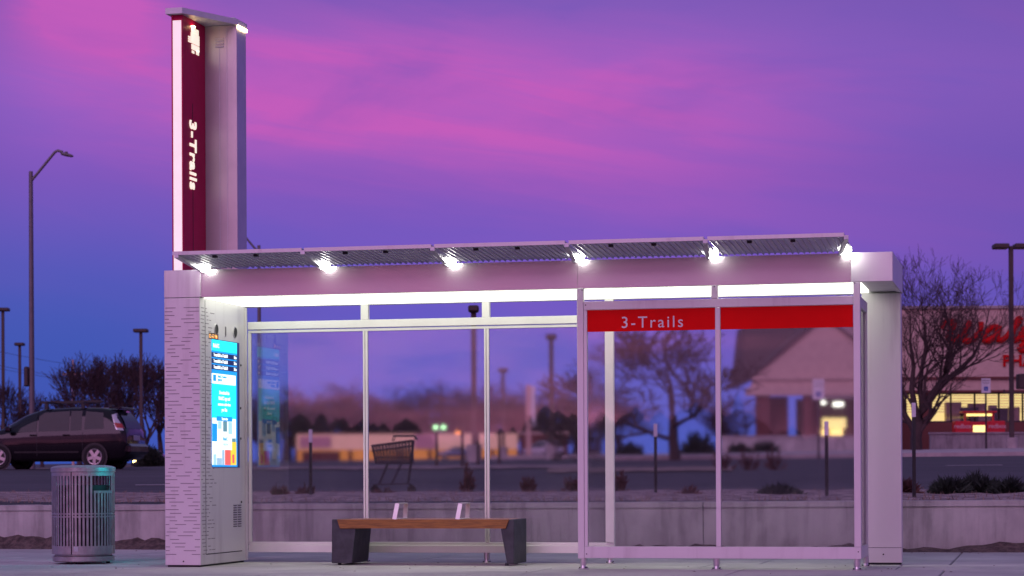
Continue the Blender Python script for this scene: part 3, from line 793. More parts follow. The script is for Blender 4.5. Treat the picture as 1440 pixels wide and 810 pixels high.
# ------------------------------------------------------------------ litter bin
dB = 23.35; pB = world(117, YH, dB); pB.z = 0
bn = thing('litter_bin', 'round slatted metal litter bin with lidded side opening', 'litter bin', pB, YAW)
R = .318; ZL, ZH = .155, .935
def arc(b, a0, a1, z0, z1, r0=R, th=.006, mat=0, n=None):
    n = n or max(1, int(abs(a1 - a0) / 5))
    vs = []; fs = []
    for i in range(n + 1):
        a = math.radians(lerp(a0, a1, i / n)); c, s_ = math.cos(a), math.sin(a)
        for r, zz_ in ((r0, z0), (r0, z1), (r0 - th, z1), (r0 - th, z0)): vs.append((r * c, r * s_, zz_))
    for i in range(n):
        for k in range(4): k2 = (k + 1) % 4; fs.append((i * 4 + k, i * 4 + 4 + k, i * 4 + 4 + k2, i * 4 + k2))
    fs += [(0, 1, 2, 3), (n * 4 + 3, n * 4 + 2, n * 4 + 1, n * 4)]
    b.add(vs, fs, mat, False)
# angles: -90 faces the camera, 0 is image right
def barrel(a0, a1, notch=None):
    b = MB()
    arc(b, a0, a1, .10, .185); arc(b, a0, a1, .895, .935)
    arc(b, a0, a1, .475, .487); arc(b, a0, a1, .505, .517)
    step = 7.35; k = int(round((a1 - a0) / step)); stp = (a1 - a0) / k
    for i in range(k + 1):
        a = a0 + i * stp; wd = 1.9 if 0 < i < k else 2.6
        c0, c1 = max(a0, a - wd), min(a1, a + wd)
        zt = .895
        if notch and notch[0] < a < notch[1]: zt = .74
        arc(b, c0, c1, .185, .475); arc(b, c0, c1, .487, .505); arc(b, c0, c1, .517, zt)
    if notch: arc(b, notch[0] - 2, notch[1] + 2, .72, .745)
    return b
# three door leaves round the barrel
barrel(-196, -102.5).build('slatted_side', M['canmetal'], bn)
barrel(-100.5, -8, (-58, -16)).build('slatted_side', M['canmetal'], bn)
barrel(-6, 162).build('slatted_side', M['canmetal'], bn)
b = MB(); b.lathe([(.25, .93), (R - .02, .93), (R + .008, .935), (R + .010, .94), (R + .010, .978), (R - .01, .99), (R - .06, 1.0), (R - .1, 1.003), (0, 1.003)], 48); b.build('lid', M['canmetal'], bn)
b = MB(); b.lathe([(0, .02), (R - .03, .02), (R - .005, .03), (R - .005, .075), (R - .03, .085), (R - .03, .1), (0, .1)], 48); b.build('base_ring', M['canmetal'], bn)
b = MB(); b.lathe([(R - .06, .1), (R - .055, .80), (R - .07, .80)], 32); b.build('liner', M['liner'], bn)
b = MB(); a = math.radians(-93); b.box(-.022, .022, -.002, .002, .13, .18, 0, Matrix.Translation((R * math.cos(a), R * math.sin(a), 0)) @ Matrix.Rotation(a + math.pi / 2, 4, 'Z')); b.build('badge', M['plate'], bn)
for a in (20, 140, 260):
    b = MB(); b.tube([(.25 * math.cos(math.radians(a)), .25 * math.sin(math.radians(a)), 0), (.25 * math.cos(math.radians(a)), .25 * math.sin(math.radians(a)), .025)], .02, 8); b.build('foot_pad', M['black'], bn)

# ------------------------------------------------------------------ cars
def make_car(label, paint, lenx=4.55, roof=1.60, hw=.87, style='van', lights=False):
    root = thing('parked_car', label, 'car')
    if style == 'van':
        st_ = [(-2.27, .42, .92, .80, .80, .56), (-2.24, .30, 1.02, 1.00, .84, .60), (-2.10, .24, 1.02, 1.30, .86, .62), (-1.88, .22, 1.01, 1.555, .87, .62), (-1.5, .2, 1.0, 1.615, .87, .63), (-.6, .2, .97, 1.63, .87, .64),
               (.2, .2, .95, 1.59, .87, .63), (.7, .2, .93, 1.44, .87, .62), (1.2, .2, .91, 1.18, .87, .64), (1.52, .2, .90, 1.0, .86, .68), (1.9, .22, .82, .90, .82, .66), (2.15, .26, .70, .76, .74, .60), (2.27, .36, .60, .62, .58, .50)]
    else:
        st_ = [(-2.27, .42, .85, .88, .78, .60), (-2.1, .26, .92, 1.0, .84, .64), (-1.6, .22, .92, 1.04, .86, .62), (-1.1, .2, .92, 1.32, .86, .58), (-.6, .2, .92, 1.44, .86, .57),
               (.1, .2, .90, 1.44, .86, .57), (.6, .2, .88, 1.26, .86, .58), (1.05, .2, .86, .98, .85, .66), (1.6, .22, .80, .88, .82, .66), (2.1, .28, .68, .74, .72, .6), (2.27, .38, .56, .6, .58, .5)]
    def section(x, zl, zbt, ztp_, h, hr):
        if ztp_ > zbt + .12: up = [(h * .985, zbt), (lerp(h, hr, .5), lerp(zbt, ztp_, .55)), (lerp(h, hr, .92), ztp_ - .06), (hr - .08, ztp_ - .008), (0, ztp_ + .01)]
        else: up = [(h * .97, min(zbt, ztp_ - .02)), (h * .93, ztp_ - .03), (h * .86, ztp_ - .008), (h * .6, ztp_), (0, ztp_ + .01)]
        lo = [(0, zl), (h * .9, zl), (h * .97, zl + .08), (h, lerp(zl, zbt, .45)), (h, lerp(zl, zbt, .85))]
        return lo + up
    b = MB(); secs = [section(*q_) for q_ in st_]; ns = len(secs[0])
    for sgn in (1, -1):
        vs = []; fs = []
        for q_, s_ in zip(st_, secs): vs += [(q_[0], sgn * y, zz_) for y, zz_ in s_]
        for i in range(len(st_) - 1):
            for k in range(ns - 1):
                f = (i * ns + k, i * ns + k + 1, (i + 1) * ns + k + 1, (i + 1) * ns + k); fs.append(f if sgn > 0 else f[::-1])
        e = (len(st_) - 1) * ns
        fs.append(tuple(range(ns))[::-1] if sgn > 0 else tuple(range(ns))); fs.append(tuple(e + i for i in range(ns)) if sgn > 0 else tuple(e + i for i in range(ns))[::-1])
        b.add(vs, fs, 0, True)
    body = b.build('body', paint, root)
    def surf(x, zz_):
        for i in range(len(st_) - 1):
            if st_[i][0] <= x <= st_[i + 1][0]:
                t_ = (x - st_[i][0]) / (st_[i + 1][0] - st_[i][0])
                s_ = [(lerp(a[0], c[0], t_), lerp(a[1], c[1], t_)) for a, c in zip(secs[i], secs[i + 1])]
                for k in range(1, ns - 1):
                    if s_[k][1] <= zz_ <= s_[k + 1][1] + 1e-6: return lerp(s_[k][0], s_[k + 1][0], (zz_ - s_[k][1]) / max(1e-6, s_[k + 1][1] - s_[k][1]))
        return .8
    def sidepatch(name, poly, m, sgn, off=.006, parent=root, nx_=6, nz_=4):
        """poly given as bottom-left, bottom-right, top-right, top-left in (x,z)"""
        b = MB(); vs = []; fs = []
        for i in range(nx_ + 1):
            for k in range(nz_ + 1):
                a, c = i / nx_, k / nz_
                x = lerp(lerp(poly[0][0], poly[1][0], a), lerp(poly[3][0], poly[2][0], a), c); zz_ = lerp(lerp(poly[0][1], poly[1][1], a), lerp(poly[3][1], poly[2][1], a), c)
                vs.append((x, sgn * (surf(x, zz_) + off), zz_))
        for i in range(nx_):
            for k in range(nz_):
                f = (i * (nz_ + 1) + k, (i + 1) * (nz_ + 1) + k, (i + 1) * (nz_ + 1) + k + 1, i * (nz_ + 1) + k + 1); fs.append(f if sgn < 0 else f[::-1])
        b.add(vs, fs, 0, True); return b.build(name, m, parent)
    wins = [((.32, .99), (1.12, .96), (.55, 1.40), (.34, 1.47)), ((-.62, 1.01), (.26, .99), (.28, 1.48), (-.60, 1.53)), ((-.98, 1.02), (-.66, 1.01), (-.64, 1.53), (-.96, 1.53)), ((-1.62, 1.06), (-1.06, 1.04), (-1.06, 1.52), (-1.56, 1.48))] if style == 'van' else \
           [((-.02, .95), (.72, .93), (.2, 1.33), (.0, 1.36)), ((-.9, .97), (-.08, .95), (-.06, 1.36), (-.72, 1.34))]
    for sgn in (1, -1):
        for p_ in wins: sidepatch('window', p_, M['carglass'], sgn)
        if style == 'van':
            sidepatch('tail_lamp', ((-2.19, 1.0), (-1.98, 1.02), (-1.80, 1.42), (-1.93, 1.46)), M['tailclear'], sgn, .012)
            sidepatch('tail_lamp', ((-2.19, 1.06), (-1.97, 1.08), (-1.90, 1.21), (-2.10, 1.19)), M['tail'], sgn, .018)
            for hx in (.40, -.55):
                b = MB(); y = surf(hx, .9) * sgn; b.box(hx - .1, hx + .1, min(y, y + sgn * .035), max(y, y + sgn * .035), .87, .91, bev=.01); b.build('door_handle', paint, root)
            b = MB(); y = sgn * .9; b.box(1.0, 1.16, min(y, y + sgn * .2), max(y, y + sgn * .2), .98, 1.13, bev=.04); b.build('mirror', paint, root)
            sidepatch('side_trim', ((-.9, .42), (.95, .42), (.95, .47), (-.9, .47)), M['black'], sgn, .012)
        for dx_ in ((.29, -1.02) if style == 'van' else (-.04,)):
            sidepatch('door_gap', ((dx_, .34), (dx_ + .012, .34), (dx_ + .012, .96), (dx_, .96)), M['seam'], sgn, .004, root, 1, 6)
        for wx_ in (1.40, -1.37):
            b = MB(); y = sgn * .80
            T = Matrix.Translation((wx_, y, .315)) @ Matrix.Rotation(-sgn * math.pi / 2, 4, 'X')
            b.lathe([(0, .0915), (.37, .0915)], 28, 1, T)
            arch = b
            arch.build('wheel_arch', [M['black'], M['black']], root)
            b = MB(); b.lathe([(.215, .10), (.30, .115), (.318, .09), (.318, -.1), (.2, -.12)], 28, 0, T); tyre = b.build('wheel', M['rubber'], root)
            b = MB(); b.lathe([(.215, .105), (.205, .116), (.19, .112), (.185, .10)], 28, 0, T); b.lathe([(.19, .096), (0, .096)], 28, 1, T)
            b.lathe([(.055, .098), (.05, .118), (0, .12)], 14, 0, T)
            for k in range(5):
                a = k * 2 * math.pi / 5 + .3
                p0_, p1_ = T @ Vector((.04 * math.cos(a), .04 * math.sin(a), .108)), T @ Vector((.2 * math.cos(a), .2 * math.sin(a), .106))
                b.bar(p0_, p1_, .085, .018, 0, T.to_3x3() @ Vector((0, 0, 1)))
            b.build('rim', [M['rim'], M['black']], tyre)
    if style == 'van':
        # tailgate glass, plate, bumper, rack
        def xz(zz_): return interp(zz_, [.8, 1.0, 1.3, 1.555], [-2.27, -2.24, -2.10, -1.88])
        b = MB(); vs = []; fs = []
        for i in range(7):
            for k in range(6):
                zz_ = lerp(1.06, 1.50, k / 5); hwd = lerp(.70, .54, k / 5); vs.append((xz(zz_) - .012, lerp(-hwd, hwd, i / 6), zz_))
        for i in range(6):
            for k in range(5): fs.append((i * 6 + k, i * 6 + k + 1, i * 6 + 7 + k, i * 6 + 6 + k))
        b.add(vs, fs, 0, True); b.build('rear_window', M['carglass'], root)
        b = MB(); b.box(-2.30, -2.272, -.26, .26, .74, .88, bev=.01); b.build('number_plate', M['plate'], root)
        b = MB(); b.box(-2.38, -2.05, -.83, .83, .38, .66, bev=.07); b.build('rear_bumper', paint, root)
        b = MB(); b.box(-2.05, -1.75, -.56, .56, 1.585, 1.625, bev=.015); b.build('roof_spoiler', paint, root)
        b = MB()
        for x in (-.95, .10):
            b.box(x - .03, x + .03, -.66, .66, 1.74, 1.775)
            for y in (-.6, .6): b.box(x - .05, x + .05, y - .04, y + .04, 1.58, 1.745, bev=.01)
        for y in (-.45, -.15): b.bar((-1.15, y, 1.81), (.55, y, 1.78), .04, .06)
        b.tube([(.50, -.45, 1.8), (.56, -.45, 1.9), (.5, -.45, 1.93)], .02, 6)
        b.box(-1.62, -1.5, -.1, .1, 1.615, 1.70, bev=.02)
        b.build('roof_rack', M['black'], root)
        b = MB(); b.box(-1.9, -1.6, -.5, -.4, .19, .3); b.build('exhaust', M['black'], root)
    else:
        b = MB(); vs = [(.98, -.62, .985), (.98, .62, .985), (.5, .52, 1.335), (.5, -.52, 1.335)]
        b.add([(x + .03, y, zz_ + .025) for x, y, zz_ in vs], [(0, 1, 2, 3)]); b.build('windscreen', M['carglass'], root)
    if lights:
        for s_ in (-1, 1):
            b = MB(); b.lathe([(.12, 0), (.11, .03), (.06, .05), (0, .055)], 16, 0, Matrix.Translation((2.18, s_ * .56, .64)) @ Matrix.Rotation(math.pi / 2, 4, 'Y')); b.build('headlight', M['head'], root)
    return root
van = make_car('black minivan with roof rack seen from behind its left side', M['carblack'])
pv = onground(82, 61); rot_h = math.pi + YAW - math.radians(8)
place(van, pv, rot_h, (.95, 1, 1))
sed = make_car('dark car facing the camera with both headlights lit', M['carblack'], style='sedan', lights=True)
pc = onground(211, 150); pc.z = CZ + (668 - 648) / F * 150 - .64
place(sed, pc, YAW - math.pi / 2 - .05); sed.scale = (1, .98, .98)
bl = make_car('bluish car parked in front of the long low tan store', M['carblue'], style='sedan')
place(bl, onground(641, 280), YAW + math.pi)
wh = make_car('white car parked near the tall thin mast sign', M['carwhite'], style='van')
place(wh, onground(763, 240), YAW + math.pi * .75)

# ------------------------------------------------------------------ shopping cart
pcart = onground(553, 33.5)
ct = thing('shopping_cart', 'empty wire shopping cart standing in the lot behind the glass', 'shopping cart', pcart, YAW, None)
k_ = .60
b = MB()
def cartpt(u_, v_, w_): return Vector((lerp(-.30, .28, u_) * (1 if w_ > .5 else .92) + (0.03 if w_ < .5 else 0), lerp(-.24, .24, v_), lerp(.44, .70, w_) + (.07 * u_ if w_ > .5 else .0)))
for w_ in (0, .35, .7, 1):
    ring = [cartpt(0, .12, w_), cartpt(1, 0, w_), cartpt(1, 1, w_), cartpt(0, .88, w_), cartpt(0, .12, w_)]; b.tube(ring, .009 if w_ < 1 else .014, 6)
for i in range(13):
    for v_ in (0, 1): b.tube([cartpt(i / 12, lerp(.12, 0, i / 12) if v_ == 0 else lerp(.88, 1, i / 12), 0), cartpt(i / 12, lerp(.12, 0, i / 12) if v_ == 0 else lerp(.88, 1, i / 12), 1)], .010, 5)
    b.tube([cartpt(i / 12, .05, 0), cartpt(i / 12, .95, 0)], .010, 5)
for i in range(8):
    b.tube([cartpt(0, lerp(.12, .88, i / 7), 0), cartpt(0, lerp(.12, .88, i / 7), 1)], .010, 5); b.tube([cartpt(1, i / 7, 0), cartpt(1, i / 7, 1)], .010, 5)
b.build('basket', M['cartwire'], ct)
b = MB()
for v_ in (-.22, .22):
    b.tube([(.30, v_, .78), (.26, v_, .44), (.22, v_, .14), (.28, v_, .10)], .011, 6); b.tube([(.24, v_, .14), (-.28, v_ * .8, .13)], .010, 6); b.tube([(-.2, v_ * .8, .14), (-.08, v_, .44)], .010, 6); b.tube([(-.02, v_, .14), (.12, v_, .44)], .008, 6)
b.tube([(-.28, -.18, .13), (-.28, .18, .13)], .01, 6)
b.build('chassis', M['cartwire'], ct)
b = MB(); b.tube([(.0, -.23, .77), (.02, -.23, .84), (.32, -.23, .84), (.34, -.23, .80)], .012, 6); b.tube([(.34, -.26, .80), (.34, .26, .80)], .016, 8); b.tube([(.34, .23, .80), (.32, .23, .84), (.02, .23, .84), (.0, .23, .77)], .012, 6); b.build('handle', M['cartwire'], ct)
for x, y in ((.27, -.22), (.27, .22), (-.27, -.18), (-.27, .18)):
    b = MB(); b.lathe([(0, -.015), (.055, -.015), (.055, .015), (0, .015)], 14, 0, Matrix.Translation((x, y, .056)) @ Matrix.Rotation(math.pi / 2, 4, 'X')); b.box(x - .01, x + .01, y - .02, y + .02, .06, .13); b.build('wheel', M['rubber'], ct)

# ------------------------------------------------------------------ posts, poles, signs
def marker(px, d, ytop, label):
    p = onground(px, d); h = (YH + (720 - px) * .0045 - ytop) / F * d + CZ - p.z
    r = thing('marker_post', label, 'post', p, YAW, 'marker posts along the planting bed')
    b = MB(); b.box(-.02, .02, -.012, .012, -.05, h - .17); b.build('shaft', M['black'], r)
    b = MB(); b.box(-.024, .024, -.014, .014, h - .17, h, bev=.004); b.build('reflective_head', M['reflector'], r)
marker(1285.3, 27, 566.5, 'black marker post with pale head, right of the shelter beside the dark junipers')
marker(1162.5, 27.5, 592.5, 'black marker post with pale head seen through the right front pane')
marker(922, 30, 596, 'slim dark marker post seen through the left front pane, in front of bare tree')
marker(437, 30, 604, 'slim dark marker post seen through the rear pane nearest the screen')
for px, d, yt, s_ in ((614, 62, 606, 'dark stake left of the blue car'), (650, 60, 607, 'dark stake right of the blue car'), (672, 66, 609, 'dark stake just left of the second rear mullion'), (702, 70, 606, 'dark stake right of the second rear mullion')):
    p = onground(px, d); h = (YH - yt) / F * d + CZ - p.z
    r = thing('tree_stake', s_ + ', in the grass verge', 'stake', p, YAW, 'stakes in the verge'); b = MB(); b.tube([(0, 0, -.05), (0.01, 0, h * .6), (0, 0, h)], [.045, .04, .035], 8); b.build('shaft', M['bark'], r); b = MB(); b.box(-.05, .05, -.05, .05, h - .12, h - .04); b.build('strap', M['black'], r)

def sign(px, d, ytop, ysb, wpx, label):
    p = onground(px, d); h = (YH + (720 - px) * .0045 - ytop) / F * d + CZ - p.z; hs = (ysb - ytop) / F * d; ws = wpx / F * d
    r = thing('parking_sign', label, 'sign', p, YAW, 'accessible parking signs')
    b = MB(); b.box(-.035, .035, 0, .05, -.05, h - .05); b.build('post', M['black'], r)
    b = MB(); b.box(-ws / 2, ws / 2, -.012, -.002, h - hs, h, 0, bev=.003)
    yb0 = h - hs * .86; sq_ = ws * .42
    b.box(-sq_ / 2, sq_ / 2, -.016, -.011, yb0, yb0 + sq_ * 1.1, 1)
    TM = lambda x, zz_: Matrix(((1, 0, 0, x), (0, 0, -1, -.0165), (0, 1, 0, zz_), (0, 0, 0, 1)))
    b.text('RESERVED', TM(0, h - hs * .2), ws * .17, 2, .0005, 1, 'CENTER'); b.text('PARKING', TM(0, h - hs * .36), ws * .17, 2, .0005, 1, 'CENTER')
    # wheelchair symbol
    c0 = yb0 + sq_ * .55; s_ = sq_
    b.tube([(0.0 + s_ * .18 * math.cos(a), -.018, c0 - s_ * .12 + s_ * .2 * math.sin(a)) for a in [math.radians(x) for x in range(120, 381, 26)]], s_ * .035, 5, 0)
    b.tube([(-s_ * .02, -.018, c0 + s_ * .26), (0, -.018, c0 - s_ * .02), (s_ * .18, -.018, c0 - s_ * .04), (s_ * .26, -.018, c0 - s_ * .24)], s_ * .04, 5, 0)
    b.lathe([(s_ * .075, 0), (0, .002)], 10, 0, Matrix.Translation((-s_ * .02, -.018, c0 + s_ * .38)) @ Matrix.Rotation(math.pi / 2, 4, 'X'))
    b.build('sign_plate', [M['signwhite'], M['signblue'], M['darkpole']], r)
sign(1387, 99, 532, 552.5, 13, 'blue and white accessible parking sign before the lit shop windows')
sign(1151.5, 74, 533.5, 562, 16, 'blue and white accessible parking sign seen through the right front pane')

def lot_lamp(px, d, ytop, label, heads=1, wide=18, twist=0.0):
    p = onground(px, d); h = (YH + (720 - px) * .0045 - ytop) / F * d + CZ - p.z; hw = wide / F * d
    r = thing('lot_lamp', label, 'lamp post', p, YAW + twist, 'unlit shoebox lamp posts round the car park')
    b = MB(); b.box(-.09, .09, -.09, .09, .5, h - .1); b.build('pole', M['darkpole'], r)
    b = MB(); b.lathe([(.26, -.1), (.26, .6), (0, .6)], 16); b.build('base', M['kerb'], r)
    for s_ in ((-1, 1) if heads == 2 else (1,)):
        b = MB(); x0_, x1_ = (0.0, hw) if heads == 1 else (.12, hw / 2)
        if heads == 1: x0_, x1_ = -hw / 2, hw / 2
        b.box(min(s_ * x0_, s_ * x1_), max(s_ * x0_, s_ * x1_), -.35, .35, h - .22, h, bev=.05); b.build('lamp_head', M['darkpole'], r)
lot_lamp(5, 150, 433, 'tall shoebox lamp post at the left edge of the car park')
lot_lamp(28.5, 165, 482, 'shorter shoebox lamp post between two taller poles on the left', wide=13)
lot_lamp(199, 140, 462.5, 'shoebox lamp post rising beyond the black minivan', wide=20)
lot_lamp(667, 78, 430, 'shoebox lamp post rising above the rear windscreen', wide=15)
lot_lamp(776, 90, 470, 'shoebox lamp post with a wide head seen through the third rear pane', wide=15)
lot_lamp(708, 130, 518, 'short shoebox lamp post with a tilted head behind the rear glass', wide=14)
lot_lamp(1423, 100, 343, 'double headed shoebox lamp post in front of the pharmacy', 2, 50)
# flood on a side arm of the right lamp post
p = onground(1423, 99.6); r = [o for o in bpy.data.objects if o.get('label', '').startswith('double headed')][0]
h1 = (663 - 552) / F * 100 + CZ - p.z; h2 = (663 - 538) / F * 100 + CZ - p.z
b = MB(); b.bar((-.35, 0, h1), (.9, 0, h1), .08, .08); b.bar((-.32, 0, h1), (-.32, 0, h1 + .14), .06, .06, 0, (0, 1, 0)); b.box(.25, 1.0, -.3, .3, h2 - .28, h2 + .38, bev=.04); b.bar((.6, 0, h1), (.6, 0, h2 - .2), .07, .07, 0, (0, 1, 0)); b.build('side_floodlight', M['darkpole'], r)

def street_lamp(px, d, ypole, arm, yarm, label, rz=0):
    p = onground(px, d); up = lambda y: (YH + (720 - px) * .0045 - y) / F * d + CZ - p.z
    r = thing('street_lamp', label, 'street lamp', p, YAW + rz, 'cobra head street lamps')
    h = up(ypole); k = d / F
    b = MB(); b.tube([(0, 0, -.1), (0, 0, h)], [.10, .065], 12); b.build('pole', M['polemetal'], r)
    b = MB(); pts_ = [(0, 0, up(yarm)), (arm * 34 * k, 0, up(yarm - 41)), (arm * 38 * k, 0, up(yarm - 43)), (arm * 45 * k, 0, up(yarm - 41))]; b.tube(pts_, .045, 8); b.build('arm', M['polemetal'], r)
    b = MB(); c = Vector((arm * 51 * k, 0, up(yarm - 37)))
    b.lathe([(0, -10 * k), (3 * k, -7.5 * k), (3.4 * k, 0), (2.6 * k, 7 * k), (0, 10 * k)], 14, 0, Matrix.Translation(c) @ Matrix.Rotation(math.radians(90 + arm * 14), 4, 'Y') @ Matrix.Diagonal((.75, 1, 1, 1)))
    b.tube([c + Vector((arm * -1 * k, 0, 2.5 * k)), c + Vector((arm * -1 * k, 0, 4.5 * k))], .05, 8)
    b.build('lamp_head', M['polemetal'], r)
    return r
sl1 = street_lamp(45.3, 73, 241, 1, 255, 'tall cobra head street lamp left of the black minivan')
k = 73 / F; b = MB(); zc_ = (669 - 529) / F * 73 + CZ - gz(45, 73); b.box(-10 * k, -4 * k, -.15, .15, zc_ - 14 * k, zc_ + 14 * k, bev=.04); b.build('signal_box', M['darkpole'], sl1)
street_lamp(365.5, 95, 345, -1, 356, 'cobra head street lamp whose arm rises behind the sign pylon')

# utility pole and wires
pu = onground(103, 260); r = thing('utility_pole', 'thin reddish utility pole with a crossarm beyond the car park', 'utility pole', pu, YAW)
hu = (668.5 - 505) / F * 260 + CZ - pu.z; b = MB(); b.tube([(0, 0, -.2), (0, 0, hu)], [.16, .11], 8); b.build('pole', M['pink_pole'], r)
b = MB(); b.box(-1.2, 1.2, -.08, .08, hu - 1.75, hu - 1.55); b.build('crossarm', M['pink_pole'], r)
b = MB()
for x in (-1.1, -.5, .5, 1.1): b.lathe([(.05, 0), (.06, .1), (.03, .2), (0, .22)], 8, 0, Matrix.Translation((x, 0, hu - 1.55)))
b.build('insulators', M['plate'], r)
for j, (ya, yb_) in enumerate(((507, 530), (512, 531), (487, 512))):
    a, c = world(-60, ya - 6, 240), world(300, yb_ + 14, 300); b = MB()
    b.tube([Vector((lerp(a.x, c.x, i / 14), lerp(a.y, c.y, i / 14), lerp(a.z, c.z, i / 14) - 4 * 1.0 * (i / 14) * (1 - i / 14))) for i in range(15)], .022, 5)
    o = b.build('overhead_wire', M['black']); tag(o, 'thin dark overhead wire passing the reddish utility pole', 'wire', 'overhead wires on the left')

# ------------------------------------------------------------------ trees
rmin = .0
def grow(tr, cr, p, d, L, r, lev, rng, maxlev, spread=.55, up=.12):
    nseg = 4 if lev < 3 else 3
    pts = [p.copy()]; dirs = []
    for i in range(nseg):
        d = (d + Vector((rng.uniform(-1, 1), rng.uniform(-1, 1), rng.uniform(-.6, 1.0))) * (.10 + .035 * lev) + Vector((0, 0, up * (.4 if lev else 1)))).normalized()
        p = p + d * (L / nseg); pts.append(p.copy()); dirs.append(d.copy())
    rt = r * (.62 if lev < maxlev else .3)
    rads = [lerp(r, rt, i / nseg) for i in range(nseg + 1)]
    (tr if lev <= 1 else cr).tube(pts, [max(x, rmin) for x in rads], 7 if lev == 0 else 5 if lev < 3 else 3, 0, False)
    if lev >= maxlev: return
    nb = rng.choice((3, 4)) if lev < 3 else rng.choice((2, 3, 3))
    for k in range(nb):
        i = nseg if k == 0 else rng.randint(max(1, nseg - 2), nseg) if lev else rng.randint(2, nseg)
        dd = dirs[i - 1]; az = rng.uniform(0, 6.283); ax = dd.orthogonal().normalized(); ax2 = dd.cross(ax)
        ang = rng.uniform(.15, .35) if k == 0 else rng.uniform(.35, spread + .35)
        nd = dd * math.cos(ang) + (ax * math.cos(az) + ax2 * math.sin(az)) * math.sin(ang)
        grow(tr, cr, pts[i], nd.normalized(), L * rng.uniform(.62, .84), rads[i] * (rng.uniform(.58, .78) if lev < 2 else rng.uniform(.66, .86)), lev + 1, rng, maxlev, spread, up)
def make_tree(seed, label, height, trunk_r, maxlev=6, mats=('bark', 'twig'), spread=.55, up=.12, first=None, group='bare trees', trunk_frac=.23):
    rng = random.Random(seed); tr, cr = MB(), MB()
    if first: first(tr, cr, rng)
    else: grow(tr, cr, Vector((0, 0, -.1)), Vector((0, 0, 1)), height * trunk_frac, trunk_r, 0, rng, maxlev, spread, up)
    zm = max(v[2] for v in cr.v); s = height / zm
    for m_ in (tr, cr): m_.v = [(v[0] * s, v[1] * s, v[2] * s) for v in m_.v]
    r = thing('bare_tree', label, 'tree', group=group)
    tr.build('trunk', M[mats[0]], r); cr.build('crown', M[mats[1]], r)
    return r
def tree_h(px, d, ytop): return (YH + (720 - px) * .0045 - ytop) / F * d + CZ - gz(px, d)
# the tree by the pharmacy: leaning forked trunk
def pharm(tr, cr, rng):
    k = 98 / F
    def limb(pts, r0, r1, lev):
        P_ = [Vector((x * k, yy_ * k, z_ * k)) for x, yy_, z_ in pts]; n = len(P_)
        tr.tube(P_, [1.2 * lerp(r0, r1, i / (n - 1)) for i in range(n)], 8, 0, False)
        for i in range(1, n):
            for q_ in range(rng.choice((1, 2, 2))):
                d = (P_[i] - P_[i - 1]).normalized(); az = rng.uniform(0, 6.28); a1 = d.orthogonal().normalized(); a2 = d.cross(a1); an = rng.uniform(.4, .95)
                nd = d * math.cos(an) + (a1 * math.cos(az) + a2 * math.sin(az)) * math.sin(an)
                grow(tr, cr, P_[i], nd, rng.uniform(38, 62) * k, lerp(r0, r1, i / (n - 1)) * .55, 2, rng, 6, .6, .10)
        grow(tr, cr, P_[-1], (P_[-1] - P_[-2]).normalized(), 48 * k, r1 * .9, 2, rng, 6, .55, .1)
    base = (0, 0, -4)
    limb([base, (-1, 0, 25), (4, 1, 50), (12, 2, 75), (30, 2, 100), (42, 2, 118), (50, 0, 140), (56, -4, 170)], .27, .10, 0)
    limb([(30, 2, 100), (52, 6, 122), (75, 10, 140), (98, 12, 162), (112, 12, 190)], .15, .05, 1)
    limb([(4, 1, 50), (-4, -4, 78), (-9, -8, 108), (-6, -10, 145), (-12, -12, 185)], .17, .06, 1)
    limb([(12, 2, 75), (8, 10, 105), (12, 16, 140), (20, 18, 180), (18, 20, 215)], .14, .05, 1)
    limb([(-1, 0, 35), (-16, 6, 60), (-30, 8, 90), (-42, 8, 125), (-46, 10, 165)], .14, .05, 1)
rmin = .009
tp = make_tree(5, 'large bare tree with leaning forked trunk before the pharmacy', tree_h(1290, 98, 338), .25, 6, first=pharm, group='')

place(tp, onground(1289, 98), YAW)
t2 = make_tree(21, 'bare spreading tree seen through the left front pane', tree_h(950, 75, 425), .105, 7, spread=.85, up=.05, trunk_frac=.24, group='')
place(t2, onground(950, 75), .4, (1.6, 1.6, 1))
rmin = .0085
G = 'distant bare trees behind the car park'
protos = [make_tree(31 + i, 'distant bare tree', 9.0, .24, 6, ('fartwig', 'fartwig'), .75, .06, group=G, trunk_frac=.16) for i in range(4)]
vase = [make_tree(51 + i, 'distant bare tree', 9.0, .12, 6, ('fartwig', 'fartwig'), .38, .17, group=G, trunk_frac=.13) for i in range(2)]
spots = [(2, 150, 530), (28, 175, 545), (112, 165, 508), (140, 150, 494), (172, 158, 490), (205, 150, 492), (226, 160, 500), (158, 170, 505), (190, 165, 500), (60, 190, 570),  (245, 170, 520), (270, 170, 530)]
spots += [(386 + 17 * i, 345 + (i * 37) % 60, 560 - (i * 53) % 34) for i in range(27)]
spots += [(840, 330, 548), (868, 300, 560), (1020, 290, 540), (1046, 260, 560), (-40, 170, 540), (1500, 280, 500), (370, 300, 540)]
rr = random.Random(77); nfar = 0; fixed = list(protos)
LBL_L = 'bare many-stemmed tree massed beyond the black minivan'; LBL_C = 'distant bare tree in the dark tree line behind the low tan store'; LBL_R = 'distant bare tree low behind the lot, right of the rear windscreen'
for i, (px, d, yt) in enumerate(spots):
    o = (vase[i] if i < 2 else dup(vase[i % 2])) if px < 330 else (protos.pop() if nfar < 4 else dup(fixed[i % 4]))
    nfar += px >= 330
    h = tree_h(px, d, yt); wd = 1.0 if px < 330 else 1.55
    place(o, onground(px, d), rr.uniform(0, 6.28), (h / 9.0 * wd, h / 9.0 * wd, h / 9.0))
    o['label'] = LBL_L if px < 330 else LBL_C if px < 835 else LBL_R
    o['group'] = 'bare trees beyond the minivan' if px < 330 else 'tree line behind the store' if px < 835 else 'low trees behind the lot'
    o.name = 'bare_tree'

